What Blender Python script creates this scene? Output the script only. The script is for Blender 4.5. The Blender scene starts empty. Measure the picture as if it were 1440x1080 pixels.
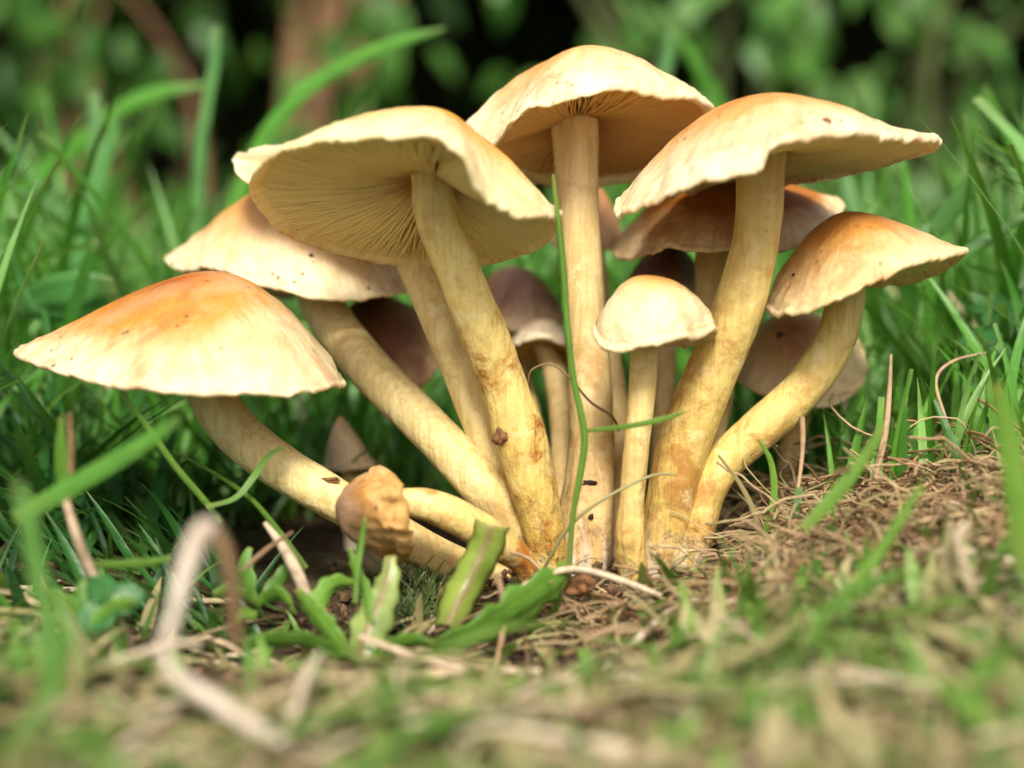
import bpy, math, random
import numpy as np
from mathutils import Vector, Matrix, noise

R = math.radians
random.seed(7)
rng = np.random.default_rng(11)
scene = bpy.context.scene
COL = scene.collection

# ------------------------------------------------------------------ camera
FPX = 1978.0                         # focal length in photo pixels (1440 wide, about 40 degrees)
PITCH = R(4.0)
CAM = np.array([0.0, -0.250, 0.0505])
FW = np.array([0, math.cos(PITCH), -math.sin(PITCH)])
UP = np.array([0, math.sin(PITCH), math.cos(PITCH)])
cam_data = bpy.data.cameras.new('camera')
cam = bpy.data.objects.new('camera', cam_data)
COL.objects.link(cam)
cam.location = CAM
cam.rotation_euler = (math.pi / 2 - PITCH, 0, 0)
cam_data.sensor_width = 36
cam_data.lens = 36 * FPX / 1440
cam_data.clip_start = 0.004
cam_data.clip_end = 300
cam_data.dof.use_dof = True
cam_data.dof.focus_distance = 0.247
cam_data.dof.aperture_fstop = 7.2
cam_data.dof.aperture_blades = 0
scene.camera = cam

# ------------------------------------------------------------------ light
SUN_EL, SUN_AZ = R(45), R(2)        # azimuth: to the right of the camera's back
world = bpy.data.worlds.new('World')
scene.world = world
world.use_nodes = True
wn = world.node_tree
bg = wn.nodes['Background']
sky = wn.nodes.new('ShaderNodeTexSky')
sky.sky_type = 'NISHITA'
sky.sun_disc = False
sky.sun_elevation = SUN_EL
sky.sun_rotation = math.pi - SUN_AZ
sky.air_density = 0.8
sky.dust_density = 6.0
sky.ozone_density = 0.6
wn.links.new(sky.outputs[0], bg.inputs[0])
bg.inputs[1].default_value = 0.05
sun_data = bpy.data.lights.new('sun', 'SUN')
sun_data.energy = 1.5
sun_data.angle = R(16)
sun_data.color = (1.0, 0.95, 0.84)
sun = bpy.data.objects.new('sun', sun_data)
COL.objects.link(sun)
sd = Vector((math.sin(SUN_AZ) * math.cos(SUN_EL), -math.cos(SUN_AZ) * math.cos(SUN_EL), math.sin(SUN_EL)))
sun.rotation_euler = sd.to_track_quat('Z', 'Y').to_euler()
sun.location = (0.3, -1, 1)

scene.view_settings.view_transform = 'Standard'
scene.view_settings.look = 'None'
scene.view_settings.exposure = 1.58
scene.view_settings.gamma = 1
scene.view_settings.use_curve_mapping = False
scene.render.engine = 'CYCLES'

# ------------------------------------------------------------------ helpers
def at(px, py, mm):
    """point of the place at photo direction (px, py), mm behind the plane of focus"""
    d = FW + np.array([1.0, 0, 0]) * ((px - 720) / FPX) + UP * ((540 - py) / FPX)
    t = (mm * 0.001 - CAM[1]) / d[1]
    return CAM + d * t

def px_len(mm):
    return (mm * 0.001 - CAM[1]) / FPX

def ground_z(x, y):
    x = np.asarray(x, float); y = np.asarray(y, float)
    z = 0.015 * (1 / (1 + np.exp(-(x - 0.060) / 0.011))) * np.exp(-((y + 0.005) / 0.09) ** 2)
    z = z + 0.0012 * np.sin(x * 90 + 1.3) * np.cos(y * 70 + .4) + 0.0008 * np.sin(x * 210 + y * 170)
    z = z - 0.004 * np.exp(-((x + 0.015) / 0.05) ** 2 - ((y - 0.03) / 0.03) ** 2)
    z = z - 0.0085 * np.exp(-((x + .026) / .052) ** 4 - ((y + .040) / .030) ** 2)
    r = np.hypot(x, y)
    z = z + 0.004 * np.clip(r - 0.25, 0, 1) * np.sin(x * 9 + 1) * np.cos(y * 7)
    return z

def tag(o, label=None, cat=None, group=None, kind=None):
    if label: o['label'] = label
    if cat: o['category'] = cat
    if group: o['group'] = group
    if kind: o['kind'] = kind
    return o

def link(name, me, mat=None, parent=None):
    o = bpy.data.objects.new(name, me)
    COL.objects.link(o)
    if mat is not None and me is not None and not me.materials:
        me.materials.append(mat)
    if parent is not None:
        o.parent = parent
        o.matrix_parent_inverse = Matrix.Translation(-Vector(parent.location))
    return o

def empty(name, loc):
    o = bpy.data.objects.new(name, None)
    COL.objects.link(o)
    o.location = loc
    o.empty_display_size = 0.005
    return o

def mesh(name, verts, faces, attrs=None, smooth=True):
    me = bpy.data.meshes.new(name)
    me.from_pydata([tuple(v) for v in verts], [], [tuple(f) for f in faces])
    if attrs:
        for k, v in attrs.items():
            a = me.attributes.new(k, 'FLOAT', 'POINT')
            a.data.foreach_set('value', np.asarray(v, np.float32))
    if smooth:
        me.polygons.foreach_set('use_smooth', np.ones(len(me.polygons), bool))
    me.update()
    return me

def spline(P, n, closed=False):
    """Catmull-Rom through rows of P, n samples"""
    P = np.asarray(P, float)
    m = len(P)
    out = np.zeros((n, P.shape[1]))
    segs = m if closed else m - 1
    for i in range(n):
        u = i / n * segs if closed else i / (n - 1) * segs
        k = min(int(u), segs - 1)
        t = u - k
        def g(j):
            if closed: return P[j % m]
            if j < 0: return 2 * P[0] - P[1]
            if j >= m: return 2 * P[-1] - P[-2]
            return P[j]
        a, b, c, d = g(k - 1), g(k), g(k + 1), g(k + 2)
        out[i] = .5 * (2 * b + (c - a) * t + (2 * a - 5 * b + 4 * c - d) * t * t + (3 * b - a - 3 * c + d) * t ** 3)
    return out

def nz(p, s, seed=0.0):
    return noise.noise(Vector((p[0] * s + seed, p[1] * s - seed, p[2] * s + 2 * seed)))

def frames(P):
    T = np.gradient(P, axis=0)
    T /= np.linalg.norm(T, axis=1)[:, None] + 1e-12
    ref = np.array([0, 1.0, 0])
    if abs(T[0] @ ref) > .9: ref = np.array([1.0, 0, 0])
    N = np.zeros_like(P); B = np.zeros_like(P)
    n = ref - (ref @ T[0]) * T[0]
    for i in range(len(P)):
        n = n - (n @ T[i]) * T[i]
        n /= np.linalg.norm(n) + 1e-12
        N[i] = n; B[i] = np.cross(T[i], n)
    return T, N, B

def tube_data(P, rad, sides=20, lump=0.0, seed=0.0, cap=True, flute=0.0):
    P = np.asarray(P, float)
    n = len(P)
    T, N, B = frames(P)
    V = []; t_attr = []; F = []
    for i in range(n):
        for k in range(sides):
            a = 2 * math.pi * k / sides
            d = math.cos(a) * N[i] + math.sin(a) * B[i]
            r = rad[i]
            if lump:
                q = P[i] + d * r
                r *= 1 + lump * (nz(q, 130, seed) + .5 * nz(q, 330, seed)) 
            if flute:
                r *= 1 + flute * math.sin(5 * a + seed) * (i / (n - 1)) ** 3
            V.append(P[i] + d * r); t_attr.append(i / (n - 1))
    for i in range(n - 1):
        for k in range(sides):
            k2 = (k + 1) % sides
            F.append((i * sides + k, i * sides + k2, (i + 1) * sides + k2, (i + 1) * sides + k))
    if cap:
        F.append(tuple(range(sides - 1, -1, -1)))
        F.append(tuple((n - 1) * sides + k for k in range(sides)))
    return V, F, t_attr

# ------------------------------------------------------------------ materials
class NT:
    def __init__(s, name):
        s.m = bpy.data.materials.new(name); s.m.use_nodes = True
        s.t = s.m.node_tree; s.n = s.t.nodes; s.n.clear()
        s.out = s.n.new('ShaderNodeOutputMaterial')
    def add(s, ty, **kw):
        x = s.n.new('ShaderNode' + ty)
        for k, v in kw.items(): setattr(x, k, v)
        return x
    def link(s, a, b): s.t.links.new(a, b)
    def attr(s, name): return s.add('Attribute', attribute_name=name).outputs['Fac']
    def noise(s, scale, detail=4, rough=.55, dist=0.0, vec=None):
        x = s.add('TexNoise')
        x.inputs['Scale'].default_value = scale; x.inputs['Detail'].default_value = detail
        x.inputs['Roughness'].default_value = rough; x.inputs['Distortion'].default_value = dist
        if vec is None: vec = s.add('TexCoord').outputs['Object']
        s.link(vec, x.inputs['Vector'])
        return x.outputs['Fac']
    def ramp(s, fac, stops):
        x = s.add('ValToRGB'); cr = x.color_ramp
        while len(cr.elements) < len(stops): cr.elements.new(.5)
        for e, (p, c) in zip(cr.elements, stops):
            e.position = p; e.color = (c[0], c[1], c[2], 1) if not isinstance(c, (int, float)) else (c, c, c, 1)
        s.link(fac, x.inputs[0]); return x.outputs[0]
    def math(s, op, a, b=None, clamp=False):
        x = s.add('Math', operation=op, use_clamp=clamp)
        for i, v in enumerate((a, b)):
            if v is None: continue
            if isinstance(v, (int, float)): x.inputs[i].default_value = v
            else: s.link(v, x.inputs[i])
        return x.outputs[0]
    def mix(s, f, a, b, mode='MIX'):
        x = s.add('Mix', data_type='RGBA', blend_type=mode)
        for i, v in ((0, f), (6, a), (7, b)):
            if isinstance(v, (int, float)): x.inputs[i].default_value = v
            elif isinstance(v, tuple): x.inputs[i].default_value = (v[0], v[1], v[2], 1)
            else: s.link(v, x.inputs[i])
        return x.outputs[2]
    def bump(s, h, strength, dist):
        x = s.add('Bump'); x.inputs['Strength'].default_value = strength; x.inputs['Distance'].default_value = dist
        s.link(h, x.inputs['Height']); return x.outputs[0]
    def pbsdf(s, color, rough=.5, normal=None, sss=0.0, sssr=(1, .5, .2), sscale=.003, spec=.5, coat=0):
        b = s.add('BsdfPrincipled')
        if isinstance(color, tuple): b.inputs['Base Color'].default_value = (*color, 1)
        else: s.link(color, b.inputs['Base Color'])
        if isinstance(rough, (int, float)): b.inputs['Roughness'].default_value = rough
        else: s.link(rough, b.inputs['Roughness'])
        b.inputs['Specular IOR Level'].default_value = spec
        b.inputs['Subsurface Weight'].default_value = sss
        b.inputs['Subsurface Radius'].default_value = sssr
        b.inputs['Subsurface Scale'].default_value = sscale
        b.inputs['Coat Weight'].default_value = coat
        if normal is not None: s.link(normal, b.inputs['Normal'])
        return b.outputs[0]
    def done(s, sh): s.link(sh, s.out.inputs[0]); return s.m

CREAM = (0.83, 0.70, 0.42)
def cap_material(name, centre, mid, rim, spots=.5, seed=0.0, c0=.0, c1=.5, c2=.95):
    k = NT(name)
    rad = k.attr('rad')
    oc = k.add('TexCoord').outputs['Object']
    mp = k.add('Mapping'); k.link(oc, mp.inputs[0]); mp.inputs['Location'].default_value = (seed, seed * .7, 0)
    v = mp.outputs[0]
    n1 = k.noise(55, 4, .6, .4, v)
    n2 = k.noise(260, 3, .6, 0, v)
    f = k.math('ADD', rad, k.math('MULTIPLY', k.math('SUBTRACT', n1, .5), .55))
    f = k.math('ADD', f, k.math('MULTIPLY', k.math('SUBTRACT', n2, .5), .16), True)
    col = k.ramp(f, [(c0, centre), (c1, mid), (c2, rim)])
    # bruised ochre blotches, radial fibres, dark soil specks
    bl = k.ramp(k.noise(75, 6, .7, .8, v), [(.50, 0), (.66, 1)])
    col = k.mix(k.math('MULTIPLY', bl, .50), col, tuple(.85 * c for c in centre))
    cx = k.add('CombineXYZ')
    k.link(k.math('MULTIPLY', k.attr('ca'), 9.0), cx.inputs[0]); k.link(k.math('MULTIPLY', k.attr('sa'), 9.0), cx.inputs[1])
    k.link(k.math('ADD', k.math('MULTIPLY', rad, 2.2), seed), cx.inputs[2])
    fibn = k.noise(1.6, 5, .7, .3, cx.outputs[0])
    fib = k.ramp(fibn, [(.42, 0), (.62, 1)])
    col = k.mix(k.math('MULTIPLY', k.math('MULTIPLY', fib, .30), k.ramp(rad, [(.2, 0), (.55, 1)])), col, tuple(.8 * c for c in mid))
    pale = k.ramp(k.noise(38, 4, .6, .5, v), [(.50, 0), (.68, 1)])
    col = k.mix(k.math('MULTIPLY', pale, .30), col, (0.86, 0.76, 0.55))
    sp = k.add('TexVoronoi'); sp.inputs['Scale'].default_value = 420; k.link(v, sp.inputs['Vector'])
    spm = k.math('MULTIPLY', k.ramp(sp.outputs['Distance'], [(.14, 1), (.24, 0)]),
                 k.ramp(k.noise(90, 4, .6, 0, v), [(.50, 0), (.60, spots)]))
    col = k.mix(spm, col, (0.16, 0.07, 0.02))
    rough = k.ramp(k.noise(120, 5, .7, 0, v), [(.3, .30), (.7, .58)])
    h = k.math('ADD', k.math('MULTIPLY', n2, .6), k.math('MULTIPLY', k.noise(1100, 4, .7, 0, v), .35))
    h = k.math('ADD', h, k.math('MULTIPLY', fibn, .35))
    nb = k.bump(h, .75, .0010)
    return k.done(k.pbsdf(col, rough, nb, sss=.25, sssr=(1, .62, .25), sscale=.0022, spec=.5))

def gill_material(name, inner, outer):
    k = NT(name)
    rad = k.attr('rad'); n1 = k.noise(140, 4, .6, .3)
    f = k.math('ADD', rad, k.math('MULTIPLY', k.math('SUBTRACT', n1, .5), .35), True)
    col = k.ramp(f, [(.12, inner), (.32, tuple(.35 * a + .65 * b for a, b in zip(inner, outer))), (.6, outer)])
    return k.done(k.pbsdf(col, .6, None, sss=.2, sssr=(1, .7, .25), sscale=.0015, spec=.3))

def stem_material(name, top, low, stain=.5, seed=0.0, white=.0):
    k = NT(name)
    t = k.attr('along')
    oc = k.add('TexCoord').outputs['Object']
    mp = k.add('Mapping'); k.link(oc, mp.inputs[0]); mp.inputs['Location'].default_value = (seed, -seed, seed * .3)
    v = mp.outputs[0]
    mp2 = k.add('Mapping'); k.link(v, mp2.inputs[0]); mp2.inputs['Scale'].default_value = (1.6, 1.6, .13)
    fibre = k.noise(420, 3, .6, .3, mp2.outputs[0])
    n1 = k.noise(70, 4, .6, .5, v)
    f = k.math('ADD', t, k.math('MULTIPLY', k.math('SUBTRACT', n1, .5), .5), True)
    col = k.ramp(f, [(.1, top), (.55, tuple(.5 * (a + b) for a, b in zip(top, low))), (.9, low)])
    st = k.ramp(k.noise(120, 6, .72, .4, v), [(.49, 0), (.61, 1)])
    st = k.math('MULTIPLY', st, k.ramp(t, [(.15, 0.12 * stain), (.55, stain), (1, stain)]))
    col = k.mix(st, col, (0.38, 0.14, 0.02))
    col = k.mix(k.math('MULTIPLY', k.ramp(fibre, [(.40, 1), (.58, 0)]), .38), col, (0.50, 0.32, 0.08))
    if white > 0:
        wm = k.math('MULTIPLY', k.ramp(t, [(.80, 0), (.93, white)]), k.ramp(fibre, [(.40, 0), (.55, 1)]))
        col = k.mix(wm, col, (0.82, 0.74, 0.66))
    dirt = k.math('MULTIPLY', k.ramp(t, [(.70, 0), (.90, 1)]), k.ramp(k.noise(260, 6, .75, .3, v), [(.50, 0), (.60, .85)]))
    col = k.mix(dirt, col, (0.09, 0.05, 0.025))
    fleck = k.ramp(k.noise(750, 4, .7, .2, v), [(.62, 0), (.70, .5)])
    col = k.mix(fleck, col, (0.34, 0.17, 0.05))
    scuff = k.ramp(k.noise(210, 5, .7, .5, v), [(.55, 0), (.68, .45)])
    col = k.mix(scuff, col, (0.87, 0.80, 0.50))
    h = k.math('ADD', k.math('MULTIPLY', fibre, .6), k.math('MULTIPLY', k.noise(300, 5, .7, 0, v), .5))
    nb = k.bump(h, .75, .0011)
    return k.done(k.pbsdf(col, .52, nb, sss=.22, sssr=(1, .7, .3), sscale=.0025, spec=.4))

def blade_material(name, lo, hi, tip=(0.30, 0.36, 0.14), rough=.38, trans=.35, streak=.3, dry=None, spec=.5, rib=None, ridge=.35):
    """leaf blades: tint = per blade variation, along = root to tip"""
    k = NT(name)
    tint = k.attr('tint'); al = k.attr('along')
    col = k.ramp(tint, [(0, lo), (.7, hi), (1, tuple(.75 * h_ + .25 * q_ for h_, q_ in zip(hi, (.5, .6, .4))))] if dry is None else [(0, lo), (.48, hi), (.62, dry), (1, tuple(1.25 * c for c in dry))])
    col = k.mix(k.ramp(al, [(.88, 0), (1, .5)]), col, tip)
    col = k.mix(k.ramp(al, [(0, .55), (.22, 0)]), col, (0.22, 0.22, 0.06))
    n = k.noise(160, 4, .6, .4)
    col = k.mix(k.math('MULTIPLY', k.ramp(n, [(.45, 0), (.75, 1)]), streak), col, tuple(.55 * c for c in lo))
    ve = k.attr('across')
    if rib is not None:
        m_ = k.ramp(k.math('ADD', ve, k.math('MULTIPLY', k.math('SUBTRACT', n, .5), .35)), [(.36, 0), (.46, .8), (.56, .8), (.64, 0)])
        col = k.mix(m_, col, rib)
    w = k.math('SINE', k.math('MULTIPLY', ve, 40.0))
    nb = k.bump(k.math('ADD', k.math('MULTIPLY', w, ridge), k.math('MULTIPLY', k.noise(700, 4, .7), .8)), .4, .0003)
    a = k.pbsdf(col, rough, nb, spec=spec)
    tr = k.add('BsdfTranslucent')
    k.link(k.mix(.5, col, (0.30, 0.55, 0.05), 'MIX'), tr.inputs[0])
    mx = k.add('MixShader'); mx.inputs[0].default_value = trans
    k.link(a, mx.inputs[1]); k.link(tr.outputs[0], mx.inputs[2])
    return k.done(mx.outputs[0])

def straw_material(name, cols, rough=.6):
    k = NT(name)
    tint = k.attr('tint')
    col = k.ramp(tint, [(i / (len(cols) - 1), c) for i, c in enumerate(cols)])
    n = k.noise(500, 4, .65, .3)
    col = k.mix(k.math('MULTIPLY', k.ramp(n, [(.45, 0), (.7, 1)]), .55), col, (0.14, 0.08, 0.04))
    return k.done(k.pbsdf(col, rough, k.bump(n, .4, .0003), spec=.35))

def plain_material(name, c1, c2, scale=300, rough=.7, bump=.4, dist=.0005, spec=.3):
    k = NT(name)
    n = k.noise(scale, 5, .65, .4)
    col = k.ramp(n, [(.35, c1), (.68, c2)])
    return k.done(k.pbsdf(col, rough, k.bump(n, bump, dist), spec=spec))

def soil_material():
    k = NT('soil')
    n = k.noise(180, 6, .7, .5); n2 = k.noise(40, 3, .5)
    col = k.ramp(n, [(.3, (0.025, 0.016, 0.010)), (.55, (0.075, 0.048, 0.030)), (.75, (0.15, 0.105, 0.065))])
    col = k.mix(k.ramp(n2, [(.45, 0), (.65, .6)]), col, (0.035, 0.055, 0.015))
    return k.done(k.pbsdf(col, .9, k.bump(n, .9, .002), spec=.2))

# ------------------------------------------------------------------ ground
def build_ground():
    # fine near the mushrooms, coarser outwards, reaching the horizon
    a = np.concatenate([np.linspace(0, .16, 90), np.geomspace(.165, 80, 50)])
    xs = np.concatenate([-a[::-1][:-1], a])
    ys = xs
    X, Y = np.meshgrid(xs, ys)
    Z = ground_z(X, Y)
    near = (np.hypot(X, Y) < .2)
    for i in range(X.shape[0]):
        for j in range(X.shape[1]):
            if near[i, j]:
                Z[i, j] += .0016 * nz((X[i, j], Y[i, j], 0), 160) + .0008 * nz((X[i, j], Y[i, j], 0), 420)
    n, m = X.shape
    V = np.stack([X, Y, Z], -1).reshape(-1, 3)
    F = [(i * m + j, i * m + j + 1, (i + 1) * m + j + 1, (i + 1) * m + j) for i in range(n - 1) for j in range(m - 1)]
    o = link('ground', mesh('ground', V, F), soil_material())
    o['kind'] = 'structure'
build_ground()

# ------------------------------------------------------------------ mushrooms
def fprof(s, p):
    return s ** p

def build_cap(root, depth, ctrl, apex, stem_top, mat, gill_mat, p=2.0, thick=.0012, gills=0, gill_depth=.0016, seed=1.0, wav=.0004, q=1.0, flesh=.5, local=5.0, hemi=.15, NA=128):
    P = np.array([list(at(c[0], c[1], depth + c[2])) + [c[3] if len(c) > 3 else p] for c in ctrl])
    A = at(apex[0], apex[1], depth + apex[2])
    S = at(stem_top[0], stem_top[1], depth + stem_top[2])
    ax = A - S; ax /= np.linalg.norm(ax)
    fine = spline(P, 1500, True)
    e1 = np.cross(ax, [0, 1.0, .1]); e1 /= np.linalg.norm(e1); e2 = np.cross(ax, e1)
    cen = A + ax * ((fine[:, :3].mean(0) - A) @ ax)
    rel = fine[:, :3] - cen
    an = np.unwrap(np.arctan2(rel @ e2, rel @ e1))
    sg = 1.0 if an[-1] > an[0] else -1.0
    an = np.maximum.accumulate(an * sg)
    tgt = an[0] + 2 * math.pi * np.arange(NA) / NA
    ext = np.concatenate([an, [an[0] + 2 * math.pi]]); fe = np.concatenate([fine, fine[:1]])
    ring = np.stack([np.interp(tgt, ext, fe[:, j]) for j in range(4)], -1)
    if sg > 0: ring = ring[::-1].copy()
    rim = ring[:, :3]; pp = ring[:, 3]
    kw_ = NA // 6; sgm = NA / 16.0
    ker = np.exp(-(np.arange(-kw_, kw_ + 1) / sgm) ** 2); ker /= ker.sum()
    smo = np.stack([np.convolve(np.concatenate([rim[-kw_:, j], rim[:, j], rim[:kw_, j]]), ker, 'valid') for j in range(3)], -1)
    def rh(r_):
        d = r_ - A; hh = -(d @ ax)               # drop of the rim below the apex
        return d + hh[:, None] * ax, hh
    radD, hD = rh(rim); radS, hS = rh(smo)
    def RAD(s, i): w = min(1, s) ** local; return radS[i] * (1 - w) + radD[i] * w
    def H(s, i): w = min(1, s) ** local; return hS[i] * (1 - w) + hD[i] * w
    rad = radD
    hc = (A - S) @ ax
    NT_, NR, NU = 30, 5, 14
    ca = [math.cos(2 * math.pi * i / NA) for i in range(NA)]; sa = [math.sin(2 * math.pi * i / NA) for i in range(NA)]
    V = []; RA = []
    def topdrop(s, i): return H(s, i) * ((1 - hemi) * s ** pp[i] + hemi * (1 - math.sqrt(max(0, 1 - .985 * s * s))) / (1 - math.sqrt(.015)))
    def undrop(s, i):
        base = hc * flesh + (H(s, i) - hc * flesh) * s ** q
        return max(base, topdrop(s, i) + thick * (1 + .6 * (1 - s)))
    # ring list
    for a in range(1, NT_ + 1):
        s = a / NT_
        s = 1 - (1 - s) ** 1.5
        for i in range(NA):
            v = A + RAD(s, i) * s - ax * topdrop(s, i)
            w = wav * s * s * (nz(v, 190, seed) * 1.6 + nz(v, 520, seed) * .8) + wav * s ** 14 * (nz(v, 430, seed + 5) * 1.3 + nz(v, 1100, seed) * 1.0) + .0009 * s * nz(v, 55, seed + 3)
            u = rad[i] / (np.linalg.norm(rad[i]) + 1e-9)
            V.append(v + ax * w + u * w * .6); RA.append(s)
    top_last = len(V) - NA
    for a in range(1, NR + 1):
        th = math.pi * a / (NR + 1)
        for i in range(NA):
            u = rad[i] / (np.linalg.norm(rad[i]) + 1e-9)
            v0 = V[top_last + i]
            c = v0 - ax * thick * .5
            V.append(c + ax * thick * .5 * math.cos(th) + u * thick * .45 * math.sin(th)); RA.append(1.0)
    for a in range(0, NU):
        s = .985 - .93 * a / (NU - 1)
        for i in range(NA):
            v = A + RAD(s, i) * s - ax * undrop(s, i)
            V.append(v); RA.append(1.02)
    F = []
    nrings = NT_ + NR + NU
    for r in range(nrings - 1):
        for i in range(NA):
            i2 = (i + 1) % NA
            F.append((r * NA + i, (r + 1) * NA + i, (r + 1) * NA + i2, r * NA + i2))
    c = len(V); V.append(A); RA.append(0.0)
    for i in range(NA): F.append((c, i, (i + 1) % NA))
    c2 = len(V); V.append(A - ax * hc * (flesh + .02)); RA.append(1.02)
    b = (nrings - 1) * NA
    for i in range(NA): F.append((c2, b + (i + 1) % NA, b + i))
    cap = link('cap', mesh('cap', V, F, {'rad': RA, 'ca': (ca * nrings) + [0, 0], 'sa': (sa * nrings) + [0, 0]}), mat, root)
    if gills:
        GV = []; GF = []; GR = []
        ns = 9
        for g in range(gills):
            u = (g + .3 * rng.random()) / gills * NA
            i0 = int(u) % NA; i1 = (i0 + 1) % NA; fr = u - int(u)
            rr = rad[i0] * (1 - fr) + rad[i1] * fr
            def RR(s): return RAD(s, i0) * (1 - fr) + RAD(s, i1) * fr
            def ud(s): return undrop(s, i0) * (1 - fr) + undrop(s, i1) * fr
            s0 = .13 if g % 2 == 0 else (.42 if g % 4 == 1 else .62)
            tang = np.cross(ax, rr); tang /= np.linalg.norm(tang) + 1e-9
            wob = rng.normal(0, .00012)
            base = len(GV)
            for a in range(ns):
                s = s0 + (.965 - s0) * a / (ns - 1)
                dep = gill_depth * (math.sin(math.pi * min(1, .12 + .86 * (s - s0) / (.97 - s0))) ** .7) * (1.15 - .5 * s)
                if g % 2: dep *= .8
                th = .00011 * (.6 + .9 * s)
                cpos = A + RR(s) * s - ax * (ud(s) - .0003) + tang * (wob + .00018 * math.sin(a * 1.1 + g))
                e = cpos - ax * (dep + .0003)
                GV += [cpos - tang * th, e - tang * th * .5, e + tang * th * .5, cpos + tang * th]
                GR += [s] * 4
                if a:
                    o0 = base + (a - 1) * 4; o1 = base + a * 4
                    for k in range(3):
                        GF.append((o0 + k, o0 + k + 1, o1 + k + 1, o1 + k))
        go = link('gills', mesh('gills', GV, GF, {'rad': GR}), gill_mat, root)
        go.parent = cap
        go.matrix_parent_inverse = Matrix.Identity(4)
        go['kind'] = 'stuff'
    return cap

def build_stem(root, pts, mat, seed=1.0, lump=.05, flute=.06, bury=True, n=52, top=None):
    P = []; rr = []
    if top is not None:
        p0, p1 = at(*pts[0][:3]), at(*pts[1][:3])
        P.append(p0 + (p0 - p1) / np.linalg.norm(p0 - p1) * top); rr.append(pts[0][3] * px_len(pts[0][2]) * 1.06)
    for (px, py, mm, rp) in pts:
        P.append(at(px, py, mm)); rr.append(rp * .93 * px_len(mm))
    if bury:
        e = P[-1].copy(); e2 = P[-1] - P[-2]; e2 /= np.linalg.norm(e2)
        gz = float(ground_z(e[0], e[1]))
        ez = e + e2 * .004
        ez[2] = min(ez[2], gz - .004)
        P.append(ez); rr.append(rr[-1] * .9)
    Q = spline(np.column_stack([P, rr]), n)
    V, F, T = tube_data(Q[:, :3], Q[:, 3], 28, lump, seed, True, flute)
    return link('stem', mesh('stem', V, F, {'along': T}), mat, root)

ORANGE = (0.43, 0.115, 0.010); TAN = (0.62, 0.285, 0.05); RIM = (0.87, 0.76, 0.49); PINKISH = (0.72, 0.44, 0.22)
M_CAP_A = cap_material('cap_orange_centre', ORANGE, TAN, RIM, .8, .0, .27, .64, 1.0)
M_CAP_B = cap_material('cap_peach', (0.50, 0.175, 0.028), (0.67, 0.36, 0.11), (0.86, 0.73, 0.46), .9, 3.1, .2, .66, 1.0)
M_CAP_C = cap_material('cap_yellow_cream', (0.52, 0.165, 0.015), (0.72, 0.39, 0.06), (0.88, 0.79, 0.42), .5, 5.7, .18, .62, .97)
M_CAP_D = cap_material('cap_pale_peach', (0.55, 0.22, 0.04), (0.71, 0.39, 0.12), (0.88, 0.79, 0.50), .5, 8.3, .18, .66, 1.0)
M_CAP_G = cap_material('cap_brown_speckled', (0.36, 0.11, 0.012), (0.55, 0.25, 0.05), (0.82, 0.65, 0.34), 1.0, 12.9, .18, .6, 1.0)
M_CAP_SHADED = cap_material('cap_brown_painted_shade', (0.12, 0.034, 0.008), (0.19, 0.065, 0.018), (0.55, 0.36, 0.18), .6, 17.0, .1, .78, 1.02)  # brown darkened to paint in the shade between the stems
M_GILL_Y = gill_material('gills_yellow', (0.40, 0.19, 0.035), (0.84, 0.74, 0.36))
M_GILL_B = gill_material('gills_tan', (0.30, 0.12, 0.025), (0.66, 0.40, 0.14))
M_STEM_A = stem_material('stem_cream', (0.82, 0.72, 0.37), (0.78, 0.61, 0.26), .35, 1.0)
M_STEM_C = stem_material('stem_yellow_stained', (0.81, 0.73, 0.32), (0.75, 0.53, 0.13), 1.0, 4.0)
M_STEM_D = stem_material('stem_tan_white_base', (0.78, 0.62, 0.30), (0.66, 0.46, 0.20), .5, 7.0, .95)
M_STEM_E = stem_material('stem_ochre', (0.75, 0.64, 0.25), (0.66, 0.45, 0.11), .7, 9.0, .8)
M_STEM_S = stem_material('stem_small_stained', (0.79, 0.65, 0.30), (0.70, 0.48, 0.14), 1.0, 15.0)

def mushroom(label, stem, capdef, mat_stem, mat_cap, mat_gill, group=None, bury=True, **kw):
    px, py, mm, _ = stem[-1]
    b = at(px, py, mm)
    root = empty('mushroom', (b[0], b[1], min(b[2], float(ground_z(b[0], b[1])))))
    tag(root, label, 'mushroom', group or 'clustered mushrooms')
    sk = {k: kw.pop(k) for k in ('lump', 'flute') if k in kw}
    depth, ctrl, apex, st = capdef
    A = at(apex[0], apex[1], depth + apex[2]); S = at(st[0], st[1], depth + st[2])
    build_stem(root, stem, mat_stem, kw.get('seed', 1.0), bury=bury, top=float(np.linalg.norm(A - S)) * .45, **sk)
    build_cap(root, depth, ctrl, apex, st, mat_cap, mat_gill, **kw)
    return root

def oval(cx, cy, rx, ry, dep, tilt=0.0, n=12, jit=.03):
    out = []
    for k in range(n):
        a = 2 * math.pi * k / n
        j = 1 + jit * math.sin(3 * a + cx)
        out.append((cx - rx * math.cos(a) * j, cy + ry * math.sin(a) + tilt * math.cos(a), -dep * math.sin(a) * j))
    return out

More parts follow.
